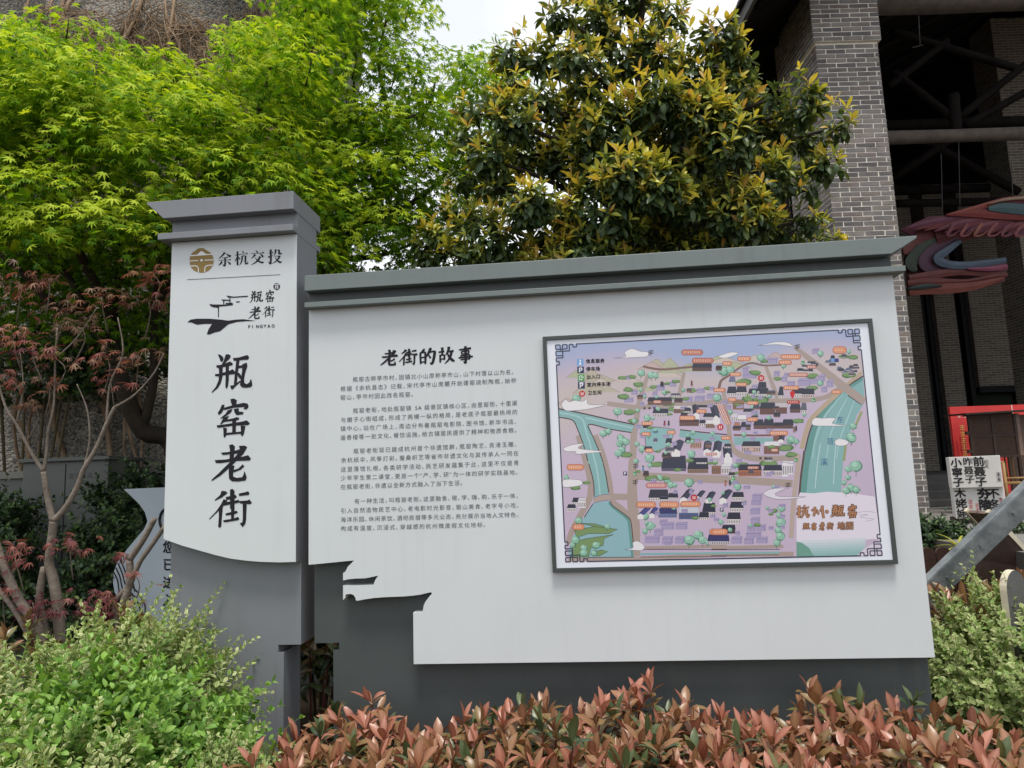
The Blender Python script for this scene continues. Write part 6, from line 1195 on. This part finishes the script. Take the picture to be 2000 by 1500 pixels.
red_maple('forked pale-barked red maple in front of the grey cabinet', 4.25, [([(118, 1290), (118, 1247), (112, 1180), (104, 1132), (96, 1100), (101, 1052), (104, 1018)], .038, .022), ([(104, 1018), (93, 972), (85, 921)], .020, .015), ([(85, 921), (64, 889), (32, 828), (10, 793), (-10, 720)], .012, .005), ([(85, 921), (91, 886), (94, 844), (105, 790), (108, 700), (112, 640)], .011, .004), ([(104, 1018), (128, 991), (150, 953), (163, 918), (189, 873), (208, 828), (224, 795)], .018, .010), ([(224, 795), (262, 772), (300, 730), (320, 690)], .008, .003), ([(208, 828), (215, 750), (240, 690), (230, 620)], .008, .003), ([(108, 700), (150, 660), (190, 600)], .005, .002), ([(96, 1260), (77, 1180), (86, 1108)], .026, .019), ([(163, 918), (175, 860), (170, 800), (150, 750)], .007, .003), ([(32, 828), (45, 760), (40, 690)], .006, .002)],
          [(137, 1062, 26, 26, -.05, [0, 2]), (40, 560, 70, 44, .1, [0, 1, 3, 4]), (95, 545, 30, 26, .1, [1, 3]), (200, 580, 46, 30, .05, [3, 4, 1]), (28, 650, 40, 26, -.1, [0, 0, 1]), (64, 680, 30, 24, -.1, [0, 2]), (210, 700, 40, 30, 0, [0, 1, 4]), (110, 700, 26, 22, 0, [4, 3]), (90, 746, 20, 18, 0, [4, 1]), (300, 535, 60, 32, .2, [1, 1, 0]), (290, 590, 40, 34, .25, [0, 3, 4]), (270, 690, 34, 30, .2, [3, 4]), (215, 740, 24, 20, 0, [0]), (160, 640, 26, 24, .1, [3, 4]), (20, 740, 26, 24, 0, [0, 4]), (60, 790, 20, 20, 0, [4, 3]), (130, 610, 40, 30, .1, [3, 4])], 200)
red_maple('leaning red maple stems with dark red leaf tufts left of the forked maple', 4.15, [([(80, 1290), (74, 1228), (38, 1173), (16, 1125), (0, 1084), (-15, 1030)], .034, .018), ([(70, 1250), (58, 1240), (32, 1196), (0, 1154), (-20, 1130)], .022, .012)], [(29, 1090, 26, 22, 0, [0, 2]), (64, 1177, 24, 24, 0, [2]), (100, 1190, 22, 20, .05, [2]), (10, 1150, 20, 20, 0, [2, 0]), (36, 1060, 12, 12, 0, [0, 2])], 60)
red_maple('pruned red maple with two cut stubs before the wavy panel', 4.2, [([(232, 1260), (237, 1193), (253, 1141), (253, 1093)], .028, .020), ([(253, 1093), (281, 1052), (302, 1013)], .020, .016), ([(255, 1140), (272, 1100), (294, 1068), (322, 1028)], .016, .013), ([(232, 1240), (225, 1180), (245, 1150)], .016, .012)], [(198, 1164, 36, 26, -.05, [2, 2, 0]), (215, 1190, 30, 24, -.05, [2]), (243, 1085, 14, 10, 0, [2, 0]), (262, 1120, 8, 8, -.03, [0]), (180, 1190, 20, 16, 0, [2])], 60)

# dark ivy-like hedges and small plants
IV = [((66, 90, 56), (54, 78, 46)), ((52, 74, 46), (44, 64, 40)), ((92, 118, 66), (78, 104, 54)), ((44, 64, 42), (38, 56, 36))]
def z0(q, h): return np.array([q[0], q[1], h])
privet('dark_hedge', 'dark glossy evergreen hedge between the grey cabinet and wavy panel', [(z0(P(222, 1050, 5.15), .72), (.28, .24, .92), .6), (z0(P(290, 1000, 5.3), .8), (.32, .22, .98), .4)], IV, 900, 0.062, 120, M['twig'], M['leaf_dark'], 1.0, None, 0.3, T_IVY)
privet('dark_hedge', 'dark evergreen hedge left of the grey cabinet', [(z0(P(-15, 1010, 5.1), .72), (.26, .22, .95), 1)], IV, 360, 0.062, 80, M['twig'], M['leaf_dark'], 1.0, None, 0.3, T_IVY)
privet('potted_shrub', 'dark leafy shrub at the foot of the brick column', [(P(1812, 1070, 6.0), (.12, .14, .12), .6), (P(1855, 1072, 6.0), (.14, .12, .04), .4)], IV, 240, 0.066, 100, M['twig'], M['leaf_dark'], 1.0, None, 0.6, T_IVY)
privet('potted_shrub', 'small dark leafy shrub behind the plank ramp', [(P(1975, 1070, 6.2), (.14, .12, .06), 1)], IV, 110, 0.066, 40, M['twig'], M['leaf_dark'], 1.0, None, 0.6, T_IVY)
pb = P(1873, 1070, 5.45); sp = thing('spiky_plant', pb*np.array([1, 1, 0]), 'small yellow-green plant with strap leaves behind the picket fence', 'plant')
MB().tube([pb*np.array([1, 1, 0]), pb*np.array([1, 1, 0])+BZ*(pb[2]-0.02)], [0.08, 0.11], 12).make('pot', M['black_frame'], sp)
LB = blade(6, [.04, .07, .075, .06, .04, .005], .4, 0.9)
for i in range(13):
    a = i*2.4; e = R(28+i*4); d = np.array([math.cos(a)*math.sin(e), math.sin(a)*math.sin(e), math.cos(e)]); x = unit(np.cross(d, BZ)); z = np.cross(x, d); s = 0.21-0.003*i
    V = pb+s*(LB[0][:, :1]*x+LB[0][:, 1:2]*d+LB[0][:, 2:3]*z); part('leaf', V, LB[1], M['leaf_yel'], sp, True, np.array([lin((196, 190, 96)) if m_ > .5 else lin((140, 156, 72)) for m_ in LB[2]]))
privet('dark_hedge', 'loose dark evergreen bush against the pebble wall behind the red maples', [(P(60, 760, 6.5), (.8, .28, .55), .4), (P(260, 720, 6.5), (.6, .28, .6), .35), (P(150, 600, 6.6), (.9, .25, .5), .25)], IV+[((84, 116, 52), (72, 104, 44))], 700, 0.075, 60, M['twig'], M['leaf_dark'], 1.0, None, 0.2, T_IVY)
privet('dark_hedge', 'dark evergreen hedge seen through the slot between pillar and board', [(z0(P(625, 1330, 4.6), .55), (.40, .18, .75), 1)], IV, 420, 0.066, 30, M['twig'], M['leaf_dark'], 1.0, None, 0.3, T_IVY)
